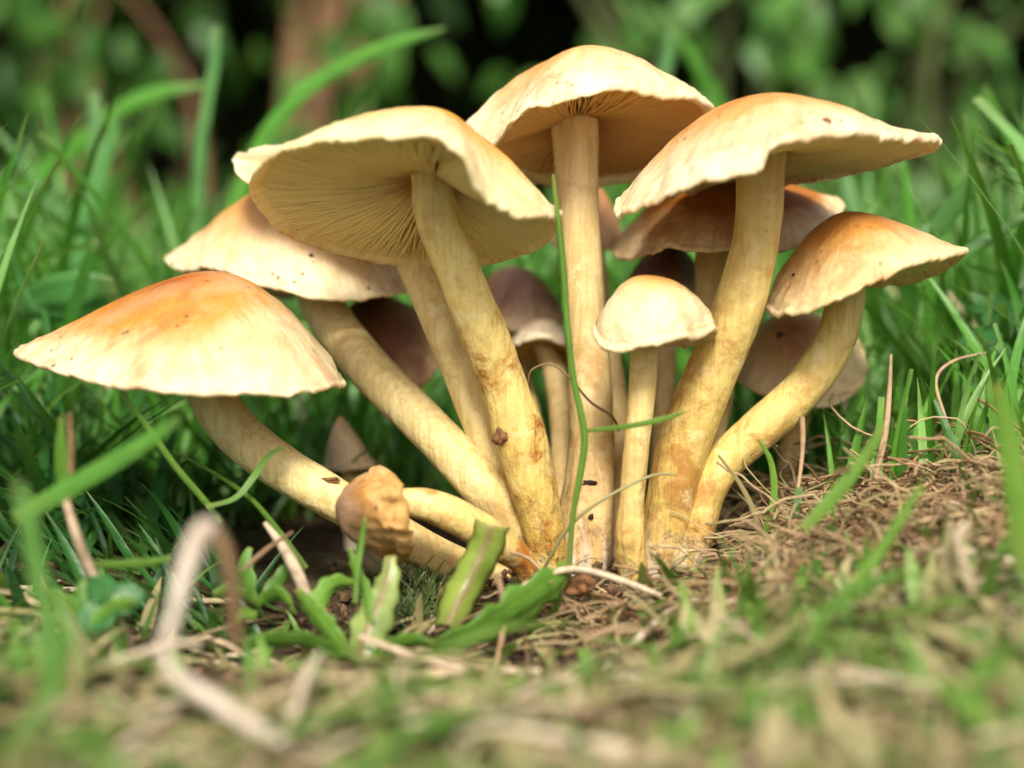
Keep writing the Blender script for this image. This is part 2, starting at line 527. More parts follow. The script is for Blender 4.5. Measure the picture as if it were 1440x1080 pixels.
mushroom('large flat orange and cream cap on long curved stem, lowest of the big caps',
    [(286, 520, 0, 35), (300, 560, -1, 36), (330, 605, -3, 36), (385, 650, -6, 35), (455, 693, -8, 33), (540, 742, -7, 31), (640, 795, -3, 29), (715, 822, 3, 24)],
    (0, [(20, 492, 0, 1.45), (95, 523, -17, 1.6), (200, 546, -27, 1.8), (310, 554, -30, 2.0), (420, 549, -22, 2.7), (482, 538, -4, 3.0),
         (445, 520, 18, 2.8), (320, 505, 27, 2), (150, 492, 22, 1.7), (50, 486, 10, 1.5)], (252, 388, 0), (285, 520, 0)),
    M_STEM_A, M_CAP_A, M_GILL_Y, gills=90, seed=1.3, lump=.035, thick=.0011)
mushroom('peach cap partly covered by the tilted cap, its rim above the flat orange cap',
    [(440, 385, 36, 31), (452, 425, 33, 33), (482, 475, 26, 34), (535, 535, 16, 34), (600, 600, 7, 34), (665, 668, 0, 34), (712, 722, 0, 33), (742, 785, 2, 27)],
    (38, [(234, 358, 2), (250, 373, -6), (300, 374, -14), (360, 393, -19), (430, 411, -22), (500, 415, -20), (566, 404, -10),
          (600, 385, 8), (540, 388, 20), (440, 408, 22), (365, 412, 17), (285, 385, 11)], (405, 252, 0), (440, 385, 0)),
    M_STEM_A, M_CAP_B, M_GILL_Y, p=2.0, hemi=.38, gills=90, seed=4.4, lump=.04)
mushroom('widely tilted cap showing pale yellow gills, on thick stem stained rust brown',
    [(607, 250, -13, 30), (611, 285, -13, 32), (622, 330, -13, 33), (645, 385, -12, 34), (675, 455, -10, 35), (706, 540, -7, 37), (731, 620, -6, 38), (753, 700, -4, 36), (768, 778, -2, 28)],
    (-13, [(357, 252, -2), (385, 212, -12), (450, 193, -19), (535, 186, -24), (600, 184, -26), (648, 206, -27), (667, 248, -25), (690, 274, -20), (740, 297, -13),
          (782, 302, -3), (766, 335, 8), (700, 362, 18), (600, 369, 23), (500, 354, 21), (410, 325, 12), (368, 285, 4)], (625, 176, 5), (607, 262, 0)),
    M_STEM_C, M_CAP_C, M_GILL_Y, p=1.9, local=7, NA=192, gills=240, seed=6.1, lump=.11, thick=.0014, flesh=.75, q=1.3, gill_depth=.0030)
mushroom('pale cap edge and slim leaning stem right behind the rust stained stem',
    [(548, 300, 20, 20), (566, 340, 16, 22), (590, 390, 11, 26), (622, 460, 5, 28), (655, 540, 4, 28), (685, 620, 3, 27), (712, 700, 2, 25), (738, 780, 3, 20)],
    (24, [(335, 230, -4), (348, 252, -9), (420, 282, -13), (500, 305, -15), (590, 318, -12), (630, 308, 0), (600, 275, 12), (500, 230, 17), (400, 206, 12), (345, 212, 4)],
     (490, 200, 2), (535, 290, 0)),
    M_STEM_A, M_CAP_D, M_GILL_Y, p=2.0, gills=60, seed=9.7, lump=.04)
mushroom('tallest mushroom, domed pale peach cap on straight upright stem',
    [(808, 168, 15, 37), (810, 215, 15, 34), (814, 300, 14, 31), (821, 400, 13, 31), (828, 500, 11, 32), (832, 590, 9, 34), (830, 670, 7, 38), (824, 740, 5, 44), (820, 795, 4, 42)],
    (15, [(655, 180, 3), (674, 198, -5), (697, 207, -11), (717, 175, -15), (755, 144, -19), (810, 131, -22), (870, 122, -22), (940, 126, -15), (998, 149, -3),
          (985, 190, 8), (930, 236, 16), (860, 250, 20), (780, 252, 20), (715, 230, 12)], (832, 84, 4), (808, 178, 0)),
    M_STEM_D, M_CAP_D, M_GILL_B, p=2.9, hemi=.62, gills=200, gill_depth=.0024, seed=2.2, lump=.04, flute=.10, thick=.0016, flesh=.8, q=1.2)
mushroom('broad flat tan cap with torn notched rim on sturdy curved ochre stem',
    [(1070, 228, -5, 37), (1069, 280, -5, 36), (1062, 345, -5, 36), (1042, 420, -5, 38), (1014, 495, -4, 39), (982, 570, -3, 40), (957, 645, -2, 39), (940, 725, -1, 38), (926, 795, 0, 36)],
    (-5, [(870, 285, 0), (881, 298, -7), (935, 272, -16), (1000, 248, -23), (1052, 233, -26), (1074, 224, -27), (1079, 214, -26.8), (1084, 196, -26), (1130, 186, -25), (1200, 181, -20),
          (1270, 185, -10), (1320, 194, 0), (1250, 222, 12), (1170, 242, 22), (1060, 252, 26), (950, 262, 20), (890, 272, 10)], (1085, 142, 2), (1070, 235, 0)),
    M_STEM_E, M_CAP_B, M_GILL_Y, p=2.1, hemi=.45, NA=320, local=9, gills=200, seed=7.9, lump=.05, flute=.10, thick=.0017, flesh=.72, q=1.1)
mushroom('chestnut cap with painted shade above its pale rim, directly beneath the broad torn cap',
    [(1005, 325, 27, 27), (1003, 400, 26, 28), (1008, 480, 24, 25), (1012, 560, 22, 20), (990, 650, 16, 20), (968, 780, 8, 20)],
    (28, [(865, 348, 0), (885, 361, -8), (925, 347, -16), (970, 346, -20), (1030, 345, -21), (1110, 342, -18), (1165, 312, -8), (1179, 284, 4), (1120, 290, 16), (1000, 300, 21), (900, 320, 14)],
     (1025, 234, 2), (1008, 330, 0)),
    M_STEM_D, cap_material('cap_chestnut_painted_shade', (0.28, 0.075, 0.010), (0.42, 0.15, 0.025), (0.80, 0.62, 0.36), .4, 21.0, .2, .80, 1.02), M_GILL_B, p=2.0, gills=60, seed=11.3, lump=.04)  # chestnut pigment deepened, with the shadow of the cap above painted in
mushroom('narrow orange brown cap peeping out right behind the straight upright stem',
    [(833, 325, 52, 14), (848, 450, 40, 17), (866, 560, 26, 18), (872, 650, 18, 18), (868, 770, 12, 18)],
    (52, oval(829, 335, 50, 10, 9), (829, 256, 0), (831, 325, 0)),
    M_STEM_D, cap_material('cap_russet', (0.40, 0.14, 0.03), (0.50, 0.22, 0.06), (0.62, 0.38, 0.18), .4, 23.0), M_GILL_B, p=2.4, gills=40, seed=12.9)
mushroom('brown cap darkened with painted shade behind the small domed mushroom',
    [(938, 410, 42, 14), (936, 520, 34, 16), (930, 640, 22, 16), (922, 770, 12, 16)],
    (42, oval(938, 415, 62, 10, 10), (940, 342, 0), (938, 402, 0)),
    M_STEM_D, M_CAP_SHADED, M_GILL_B, p=2.2, gills=40, seed=14.1)
mushroom('tan brown speckled cap standing furthest out over the dry thatch',
    [(1192, 385, 0, 28), (1187, 430, 0, 30), (1172, 485, 0, 31), (1128, 548, 0, 32), (1072, 600, 0, 32), (1022, 645, 0, 30), (996, 690, -1, 28), (981, 740, -2, 27), (970, 795, -2, 24)],
    (0, [(1078, 416, 2), (1095, 434, -6), (1140, 428, -14), (1182, 410, -18), (1230, 389, -18), (1290, 366, -13), (1340, 354, -5), (1357, 350, 0), (1325, 374, 8), (1270, 392, 14), (1200, 402, 17), (1120, 412, 12)],
     (1205, 298, 0), (1190, 390, 0)),
    M_STEM_E, M_CAP_G, M_GILL_Y, p=2.1, hemi=.32, gills=140, seed=5.2, lump=.06, thick=.0013)
mushroom('small domed mushroom with cream cap on thin yellow stem',
    [(907, 458, -12, 21), (906, 500, -12, 21), (902, 560, -12, 21), (895, 630, -12, 20), (889, 700, -12, 19), (886, 750, -12, 22), (891, 815, -10, 24)],
    (-12, [(838, 460, 0), (850, 484, -6), (885, 484, -10), (910, 474, -11), (940, 466, -11), (975, 464, -8), (1004, 455, -2), (999, 468, 4), (950, 475, 9), (900, 477, 10), (855, 473, 6)],
     (915, 387, 0), (907, 462, 0)),
    M_STEM_S, cap_material('cap_cream_orange_top', (0.50, 0.165, 0.015), (0.70, 0.42, 0.13), (0.84, 0.70, 0.42), .6, 31.0, .05, .38, .8), M_GILL_Y, p=2.6, hemi=.85, gills=90, seed=3.6, lump=.06, thick=.0012)
mushroom('pale tan cap leaning down behind the curved stem, dark crumb on top',
    [(1132, 520, 34, 16), (1130, 570, 34, 16), (1110, 640, 30, 16)],
    (32, [(1036, 522, -2), (1062, 545, -8), (1110, 562, -11), (1160, 568, -11), (1200, 548, -8), (1216, 515, -2), (1200, 472, 8), (1150, 446, 12), (1095, 446, 12), (1052, 478, 8)],
     (1118, 462, -7), (1132, 525, 5)),
    M_STEM_D, cap_material('cap_tan_brown_top', (0.38, 0.14, 0.03), (0.60, 0.34, 0.14), (0.80, 0.63, 0.38), .4, 37.0, .1, .45, .85), M_GILL_B, p=2.0, gills=40, seed=8.8)
mushroom('brown cap darkened with painted shade between the stained and the upright stem',
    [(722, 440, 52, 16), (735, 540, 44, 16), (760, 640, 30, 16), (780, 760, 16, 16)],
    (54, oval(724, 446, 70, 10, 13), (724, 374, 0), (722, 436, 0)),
    M_STEM_D, M_CAP_SHADED, M_GILL_B, p=2.3, gills=40, seed=16.4)
mushroom('low pale rimmed cap tucked beside the base of the upright stem',
    [(768, 496, 36, 16), (782, 530, 34, 18), (791, 600, 28, 19), (793, 680, 18, 19), (792, 780, 10, 18)],
    (38, [(712, 490, -1), (728, 477, -7), (760, 473, -10), (795, 482, -8), (815, 500, 0), (800, 508, 6), (765, 512, 9), (728, 508, 6)], (768, 452, 3), (768, 500, 0)),
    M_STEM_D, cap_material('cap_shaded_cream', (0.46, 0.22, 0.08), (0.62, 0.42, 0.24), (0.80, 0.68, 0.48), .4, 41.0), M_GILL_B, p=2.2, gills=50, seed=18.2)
mushroom('brown drooping cap darkened with painted shade between the two leaning cream stems',
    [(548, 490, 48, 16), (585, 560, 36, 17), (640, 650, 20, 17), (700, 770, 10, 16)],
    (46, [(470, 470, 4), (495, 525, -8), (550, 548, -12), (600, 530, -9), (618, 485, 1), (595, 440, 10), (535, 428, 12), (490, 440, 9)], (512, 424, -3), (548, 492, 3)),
    M_STEM_D, M_CAP_SHADED, M_GILL_B, p=1.9, gills=40, seed=19.9)
mushroom('tiny pale cone shaped young mushroom in the shade behind the bent cream stem',
    [(488, 650, 34, 12), (492, 690, 34, 12)],
    (34, oval(488, 652, 34, 5, 5), (478, 585, 0), (488, 645, 0)),
    M_STEM_D, cap_material('cap_young_tan', (0.55, 0.36, 0.18), (0.62, 0.44, 0.24), (0.66, 0.48, 0.28), .3, 43.0), M_GILL_B, p=1.4, gills=30, seed=22.0)
mushroom('little bent young mushroom with knobbly ochre cap lying over a cream stem',
    [(528, 712, -18, 17), (560, 706, -19, 21), (600, 710, -19, 25), (645, 728, -18, 27), (690, 758, -16, 27), (738, 796, -12, 20)],
    (-18, [(522, 667, 0), (541, 684, -8), (546, 712, -10), (552, 742, -9), (557, 768, -4), (546, 784, 2), (533, 760, 8), (528, 715, 10), (516, 680, 8)], (476, 716, -4), (532, 714, 0)),
    M_STEM_S, cap_material('cap_knobbly_ochre', (0.20, 0.06, 0.01), (0.42, 0.18, 0.035), (0.70, 0.42, 0.14), 1.0, 47.0, .15, .68, 1.0), M_GILL_Y, p=2.6, hemi=.6, gills=40, seed=24.6, lump=.07, thick=.003, wav=.0007)

# ------------------------------------------------------------------ blades and strands
class Bunch:
    """collects many ribbons / strands for one mesh"""
    def __init__(s): s.V = []; s.F = []; s.tint = []; s.al = []; s.ac = []
    def ribbon(s, P, w, tint, fold=.25, side=None, twist=0.0):
        P = np.asarray(P); n = len(P)
        T = np.gradient(P, axis=0); T /= np.linalg.norm(T, axis=1)[:, None] + 1e-12
        if side is None:
            side = np.cross(T[0], [0, 0, 1.0])
            if np.linalg.norm(side) < .1: side = np.array([1.0, 0, 0])
        b = len(s.V)
        for i in range(n):
            sd_ = side - (side @ T[i]) * T[i]; sd_ /= np.linalg.norm(sd_) + 1e-9
            nn = np.cross(sd_, T[i])
            if twist:
                c, q = math.cos(twist * i / n), math.sin(twist * i / n)
                sd_, nn = sd_ * c + nn * q, nn * c - sd_ * q
            s.V += [P[i] - sd_ * w[i] + nn * w[i] * fold, P[i], P[i] + sd_ * w[i] + nn * w[i] * fold]
            s.al += [i / (n - 1)] * 3; s.tint += [tint] * 3; s.ac += [0, .5, 1]
            if i:
                o = b + 3 * (i - 1)
                s.F += [(o, o + 1, o + 4, o + 3), (o + 1, o + 2, o + 5, o + 4)]
    def strand(s, P, r, tint, sides=4):
        V, F, t = tube_data(P, r, sides, cap=False)
        b = len(s.V)
        s.V += V; s.F += [tuple(b + q for q in f) for f in F]
        s.al += t; s.tint += [tint] * len(V); s.ac += [0] * len(V)
    def build(s, name, mat, parent=None):
        return link(name, mesh(name, s.V, s.F, {'tint': s.tint, 'along': s.al, 'across': s.ac}), mat, parent)

def blade_path(x, y, L, az, lean, curl, n=7, z=None):
    """base on the ground, growing up, bending over"""
    P = np.zeros((n, 3)); p = np.array([x, y, float(ground_z(x, y)) - .001 if z is None else z])
    h = np.array([math.cos(az), math.sin(az), 0])
    for i in range(n):
        P[i] = p
        a = lean + curl * (i / (n - 1)) ** 1.3
        p = p + (h * math.sin(a) + np.array([0, 0, math.cos(a)])) * L / (n - 1)
    return P

def blade_width(n, w, cut=False):
    t = np.linspace(0, 1, n)
    p = np.minimum(1, .55 + 1.6 * t) * (1 - np.clip((t - .35) / .65, 0, 1) ** 1.7)
    if cut: p = np.maximum(p, .55)
    return w * np.maximum(p, .03)

M_GRASS = blade_material('grass_green', (0.016, 0.085, 0.008), (0.11, 0.37, 0.035), rough=.30)
M_GRASS_BLUE = blade_material('grass_blue_green', (0.018, 0.10, 0.022), (0.11, 0.34, 0.085), rough=.28)
M_LEAF = blade_material('leaf_fresh', (0.06, 0.18, 0.02), (0.22, 0.42, 0.06), rough=.38, tip=(0.42, 0.36, 0.10), streak=.4, ridge=.1)
M_STRAW = straw_material('dry_straw', [(0.20, 0.12, 0.065), (0.40, 0.27, 0.15), (0.55, 0.41, 0.26), (0.62, 0.52, 0.38)])
M_LITTER = straw_material('litter', [(0.12, 0.07, 0.04), (0.30, 0.21, 0.12), (0.20, 0.21, 0.07), (0.46, 0.36, 0.23), (0.60, 0.51, 0.38)])
M_ROOT = straw_material('dry_roots', [(0.10, 0.05, 0.022), (0.34, 0.21, 0.10), (0.54, 0.39, 0.23), (0.26, 0.25, 0.09)])
M_GRASS_SHADED = blade_material('grass_painted_shade', (0.010, 0.050, 0.010), (0.05, 0.20, 0.04), rough=.28)  # grass green darkened, painting in the shade beneath the flat cap
M_GRASS_LIT = blade_material('grass_painted_sun', (0.04, 0.16, 0.015), (0.19, 0.47, 0.055), rough=.3)  # brighter copy of the grass green, sunlight painted into the colour
M_FORE = blade_material('grass_foreground', (0.06, 0.18, 0.022), (0.22, 0.40, 0.075), dry=(0.42, 0.35, 0.18), trans=.3)

def in_cluster(x, y):
    return ((x + .005) / .066) ** 2 + ((y - .022) / .040) ** 2 < 1 or ((x - .030) / .05) ** 2 + ((y - .012) / .030) ** 2 < 1

def build_lawn():
    b = Bunch()
    # lawn close behind and beside the mushrooms
    for _ in range(5200):
        y = rng.uniform(.0, .34)
        half = (.25 + y) * .44 + .03
        x = rng.uniform(-half, half)
        if in_cluster(x, y): continue
        if y < .035 and -.10 < x < .085: continue
        near = y < .088 and -.105 < x < .10
        L = rng.uniform(.03, .060) if near else rng.uniform(.035, .085) * (1 + .35 * rng.random() ** 3)
        if near: L = min(L, rng.uniform(.030, .042))
        lean = abs(rng.normal(.25, .25)); curl = rng.uniform(.1, 1.3)
        P = blade_path(x, y, L, rng.uniform(0, 6.283), lean, curl)
        b.ribbon(P, blade_width(7, rng.uniform(.0006, .0013) if near else rng.uniform(.0008, .0022), rng.random() < .25), float(np.clip(rng.normal(.66, .32), 0, 1)), .3, twist=rng.normal(0, .6))
    for _ in range(110):       # a few taller blades
        y = rng.uniform(.11, .32); half = (.25 + y) * .42; x = rng.uniform(-half, half)
        P = blade_path(x, y, rng.uniform(.08, .125), rng.uniform(0, 6.283), abs(rng.normal(.15, .15)), rng.uniform(.1, 1.0), 9)
        b.ribbon(P, blade_width(9, rng.uniform(.0010, .0024), rng.random() < .3), float(np.clip(rng.normal(.8, .25), 0, 1)), .3, twist=rng.normal(0, .5))
    # farther lawn up to the hedge
    for _ in range(6000):
        y = .34 + 1.0 * rng.random() ** 1.2
        half = (.25 + y) * .42 + .05
        x = rng.uniform(-half, half)
        L = rng.uniform(.05, .12)
        P = blade_path(x, y, L, rng.uniform(0, 6.283), abs(rng.normal(.3, .25)), rng.uniform(.1, 1.2), 6)
        b.ribbon(P, blade_width(6, rng.uniform(.0012, .0026)), float(np.clip(rng.normal(.5, .28), 0, 1)), .3)
    o = b.build('lawn_grass', M_GRASS)
    tag(o, 'tall green lawn grass growing behind the mushrooms', 'grass', kind='stuff')

    b = Bunch()
    for _ in range(260):
        y = rng.uniform(.03, .30); half = (.25 + y) * .42; x = rng.uniform(-half, half)
        if in_cluster(x, y) or (y < .09 and -.105 < x < .06): continue
        P = blade_path(x, y, rng.uniform(.025, .07), rng.uniform(0, 6.283), abs(rng.normal(.5, .3)), rng.uniform(.1, 1.4))
        b.ribbon(P, blade_width(7, rng.uniform(.0005, .0013)), rng.random(), .5, twist=rng.normal(0, 1.5))
    o = b.build('withered_grass', M_STRAW)
    tag(o, 'withered tan blades scattered through the green lawn', 'grass', kind='stuff')
    # flattened blades, shade painted into their green, pressed under the flat cap, left and right flanks
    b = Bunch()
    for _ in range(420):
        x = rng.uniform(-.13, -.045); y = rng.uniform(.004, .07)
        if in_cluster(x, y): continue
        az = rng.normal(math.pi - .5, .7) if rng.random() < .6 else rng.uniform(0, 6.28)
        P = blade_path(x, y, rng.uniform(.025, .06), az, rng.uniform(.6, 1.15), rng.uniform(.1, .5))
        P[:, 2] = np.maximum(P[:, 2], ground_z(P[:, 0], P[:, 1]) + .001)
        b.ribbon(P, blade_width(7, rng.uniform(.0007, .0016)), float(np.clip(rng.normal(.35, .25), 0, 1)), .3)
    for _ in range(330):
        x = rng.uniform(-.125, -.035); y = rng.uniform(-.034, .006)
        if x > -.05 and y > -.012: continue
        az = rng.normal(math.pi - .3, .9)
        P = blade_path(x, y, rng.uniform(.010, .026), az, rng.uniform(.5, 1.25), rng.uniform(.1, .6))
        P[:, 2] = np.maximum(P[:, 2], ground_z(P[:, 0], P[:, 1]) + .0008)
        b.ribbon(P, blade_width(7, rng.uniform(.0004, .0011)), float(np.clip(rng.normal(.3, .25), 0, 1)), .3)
    o = b.build('flattened_grass', M_GRASS_SHADED)
    tag(o, 'flattened green grass with painted shade lying under the flat orange cap', 'grass', kind='stuff')

    b = Bunch()
    for _ in range(700):
        x = rng.uniform(.058, .16); y = rng.uniform(-.012, .10)
        P = blade_path(x, y, rng.uniform(.016, .05 if y > .045 else .032), rng.normal(.5, 1.0), abs(rng.normal(.45, .3)), rng.uniform(.1, .8))
        b.ribbon(P, blade_width(7, rng.uniform(.0005, .0013), rng.random() < .2), float(np.clip(rng.normal(.55, .25), 0, 1)), .3, twist=rng.normal(0, .6))
    o = b.build('lawn_edge_grass', M_GRASS_LIT)
    tag(o, 'green grass with painted sunlight growing out of the dry thatch', 'grass', kind='stuff')
build_lawn()

def wander(x, y, z0, L, n, curl, flat=.35, az=None):
    P = np.zeros((n, 3)); az = rng.uniform(0, 6.283) if az is None else az
    el = rng.normal(.04, flat); k = rng.normal(0, curl)
    p = np.array([x, y, z0])
    for i in range(n):
        P[i] = p
        p = p + np.array([math.cos(az) * math.cos(el), math.sin(az) * math.cos(el), math.sin(el)]) * L / n
        az += k + rng.normal(0, curl * .5); el = el * .8 + rng.normal(-.08, flat * .6)
    g = ground_z(P[:, 0], P[:, 1])
    P[:, 2] = np.maximum(P[:, 2], g + .0003)
    return P

def build_thatch():
    b = Bunch()
    for _ in range(3600):      # curly roots and dead stems on the bank by the mushrooms
        u = rng.random()
        x = rng.uniform(.028, .125) if u < .9 else rng.uniform(.0, .05)
        y = rng.uniform(-.045, .030) if u < .8 else rng.uniform(-.03, -.012)
        if ((x - .024) / .022) ** 2 + ((y + .004) / .017) ** 2 < 1: continue
        z = float(ground_z(x, y)) + rng.random() ** 1.5 * (.008 if x > .045 else .003)
        P = wander(x, y, z, rng.uniform(.008, .026), 9, .34, .45)
        r = rng.uniform(.00012, .00030)
        b.strand(P, np.full(9, r), rng.random(), 4)
    o = b.build('dry_thatch', M_ROOT)
    tag(o, 'tangled brown dry roots and thatch at the foot of the stems', 'thatch', kind='stuff')
    b = Bunch()
    for _ in range(2300):      # straw litter in front
        y = rng.uniform(-.135, -.014)
        half = (.25 + y) * .42 + .02
        x = rng.uniform(-half, half)
        if -.085 < x < .03 and y > -.075 and rng.random() < .86: continue
        z = float(ground_z(x, y)) + rng.random() ** 2 * .0022
        P = wander(x, y, z, rng.uniform(.008, .030), 8, .12, .2)
        b.strand(P, np.full(8, rng.uniform(.0002, .0007)), rng.random(), 4)
    o = b.build('straw_litter', M_LITTER)
    tag(o, 'pale straw litter scattered over the soil in front of the mushrooms', 'straw', kind='stuff')
    b = Bunch()
    for _ in range(2500):
        y = rng.uniform(-.135, -.016)
        half = (.25 + y) * .42 + .02
        x = rng.uniform(-half, half)
        k = 1.0 if x > .02 or x < -.05 else .6
        if -.07 < x < .02 and y > -.07 and rng.random() < .7: continue
        L = rng.uniform(.005, .016) * k
        P = blade_path(x, y, L, rng.uniform(0, 6.28), abs(rng.normal(.8, .35)), rng.uniform(.0, .8), 5)
        P[:, 2] = np.maximum(P[:, 2], ground_z(P[:, 0], P[:, 1]) + .0006)
        b.ribbon(P, blade_width(5, rng.uniform(.0005, .0014)), rng.random(), .3)
    o = b.build('short_grass', M_FORE)
    tag(o, 'short clipped green and dry grass in front of the mushrooms', 'grass', kind='stuff')
    b = Bunch()
    for _ in range(170):       # longer trampled blades and stems close in front
        y = rng.uniform(-.145, -.055); half = (.25 + y) * .42 + .01; x = rng.uniform(-half, half)
        if -.06 < x < .02 and y > -.08: continue
        P = wander(x, y, float(ground_z(x, y)) + rng.uniform(.001, .006), rng.uniform(.02, .05), 9, .08, .14)
        b.ribbon(P, blade_width(9, rng.uniform(.0008, .0018)), rng.random(), .3)
    o = b.build('trampled_grass', M_FORE)
    tag(o, 'trampled green and dry blades lying close in front, out of focus', 'grass', kind='stuff')
    b = Bunch()
    for _ in range(260):       # moss by the bent young mushroom
        q = at(rng.normal(570, 22), 850, rng.uniform(-22, -8))
        x, y = q[0], q[1]
        P = wander(x, y, float(ground_z(x, y)), rng.uniform(.003, .009), 7, .2, .5)
        P[:, 2] += np.linspace(0, rng.uniform(.001, .006), 7)
        b.strand(P, np.full(7, .00013), rng.random(), 3)
    o = b.build('moss', blade_material('moss', (0.03, 0.06, 0.012), (0.10, 0.15, 0.03), rough=.8, trans=.1))
    tag(o, 'dark green moss tuft below the bent young mushroom', 'moss', kind='stuff')
build_thatch()

# ------------------------------------------------------------------ single blades, stalks and leaves one can point at
def stroke(name, label, cat, pts, mat, tint=.5, rnd=False, group=None, cut=False, parent=None, root_at=-1, taper=True, fold=.3, n=None):
    """pts: (px, py, mm, half width in px), root last unless root_at = 0"""
    n = n or 22
    P = np.array([list(at(a, b_, c)) + [w * px_len(c)] for a, b_, c, w in pts])
    Q = spline(P, n)
    if root_at == -1: Q = Q[::-1]
    bb = Bunch()
    if rnd: bb.strand(Q[:, :3], Q[:, 3], tint, 8)
    else:
        Tm = Q[n // 2 + 1, :3] - Q[n // 2 - 1, :3]
        side = np.cross(Tm, FW * .9 + np.array([.25, 0, .2]))
        bb.ribbon(Q[:, :3], Q[:, 3], tint, fold, side)
    if parent is None:
        o = bb.build(name, mat)
        tag(o, label, cat, group)
    else:
        o = bb.build(name, mat, parent)
    return o

G = 'single grass blades standing out of the lawn'
def grow(pts, mm=None, z=0.0):
    """extend a blade's lower end down to the ground"""
    a, b_, c, w = pts[-1]
    q = at(a, b_, c)
    k = (CAM[2] - z) / (c * .001 - CAM[1])          # row at which the ground lies at this depth
    row = 402 + (k - 0) * FPX * 1.0 + 6
    if row > b_ + 4: pts = pts + [((a + (a - pts[-2][0]) * .15), row, c, w)]
    return pts

blades = [
 ('long arching grass blade bowing over toward the domed pale cap', [(626, 40, 110, 2), (570, 55, 112, 8), (500, 82, 114, 10), (430, 125, 116, 11), (375, 185, 118, 11), (340, 260, 120, 11), (325, 340, 120, 10)], M_GRASS, .75),
 ('upright thin blade with pale mown tip beside the arching blade', [(304, 36, 140, 6), (298, 100, 140, 8), (288, 160, 141, 8), (278, 260, 142, 8)], M_GRASS_BLUE, .8),
 ('pale stiff blade with blunt mown tip', [(131, 128, 120, 10), (133, 200, 121, 12), (126, 280, 122, 12), (118, 350, 123, 11)], M_GRASS_BLUE, .95),
 ('blade leaning against the blunt mown one', [(168, 155, 116, 3), (150, 210, 117, 9), (130, 280, 118, 11), (110, 340, 119, 10)], M_GRASS_BLUE, .75),
 ('long blade crossing behind the blunt mown one', [(290, 118, 150, 3), (220, 130, 150, 10), (165, 155, 150, 11), (90, 220, 151, 11), (20, 275, 152, 11), (-40, 330, 152, 10)], M_GRASS, .6),
 ('blue green blade slanting down through the lawn toward the flat cap', [(-8, 182, 130, 4), (30, 230, 130, 8), (65, 285, 130, 8), (100, 350, 130, 8)], M_GRASS_BLUE, .85),
 ('dark narrow blade dipping behind the flat orange cap', [(-10, 254, 90, 4), (50, 285, 90, 6), (100, 325, 90, 7), (130, 360, 90, 7)], M_GRASS, .25),
 ('thick dark green blade rising just behind the flat orange cap', [(134, 336, 48, 6), (120, 375, 48, 9), (108, 420, 48, 10), (96, 470, 48, 10)], M_GRASS, .15),
 ('curled bluish blade at the edge of the flat orange cap', [(15, 352, 50, 3), (26, 395, 50, 6), (45, 435, 50, 6), (66, 470, 50, 5)], M_GRASS_BLUE, .5),
 ('narrow upright blade right of the speckled cap', [(1272, 225, 80, 3), (1274, 260, 80, 5), (1278, 300, 80, 6), (1284, 380, 80, 6)], M_GRASS, .7),
 ('pale blade standing behind the broad torn cap', [(1184, 235, 100, 4), (1190, 265, 100, 7), (1200, 300, 100, 7), (1215, 380, 100, 7)], M_GRASS_BLUE, 1.0),
 ('thick dark blade with brown mown tip above the clover', [(1385, 232, 55, 9), (1350, 280, 55, 14), (1320, 320, 55, 14), (1280, 380, 55, 12)], M_GRASS, .2),
 ('tall narrow blade bending away near the leafy bush', [(1384, 122, 110, 3), (1405, 170, 110, 6), (1425, 210, 110, 6), (1450, 300, 110, 6)], M_GRASS, .7),
 ('short blade crossing behind the domed pale cap', [(946, 40, 200, 5), (938, 80, 200, 8), (930, 120, 200, 8), (925, 180, 200, 8)], M_GRASS_BLUE, .8),
 ('slanting blade rising behind the domed pale cap', [(952, 45, 190, 4), (970, 75, 190, 8), (990, 115, 190, 9), (1010, 180, 190, 8)], M_GRASS, .5),
 ('broad green blade reaching over the lawn beside the speckled cap', [(1445, 300, 40, 4), (1400, 330, 40, 9), (1350, 362, 40, 9), (1310, 395, 40, 8)], M_GRASS, .35),
]
for lab, pts, m, ti in blades:
    stroke('grass_shoot', lab, 'grass', grow(pts), m, ti, group=G)

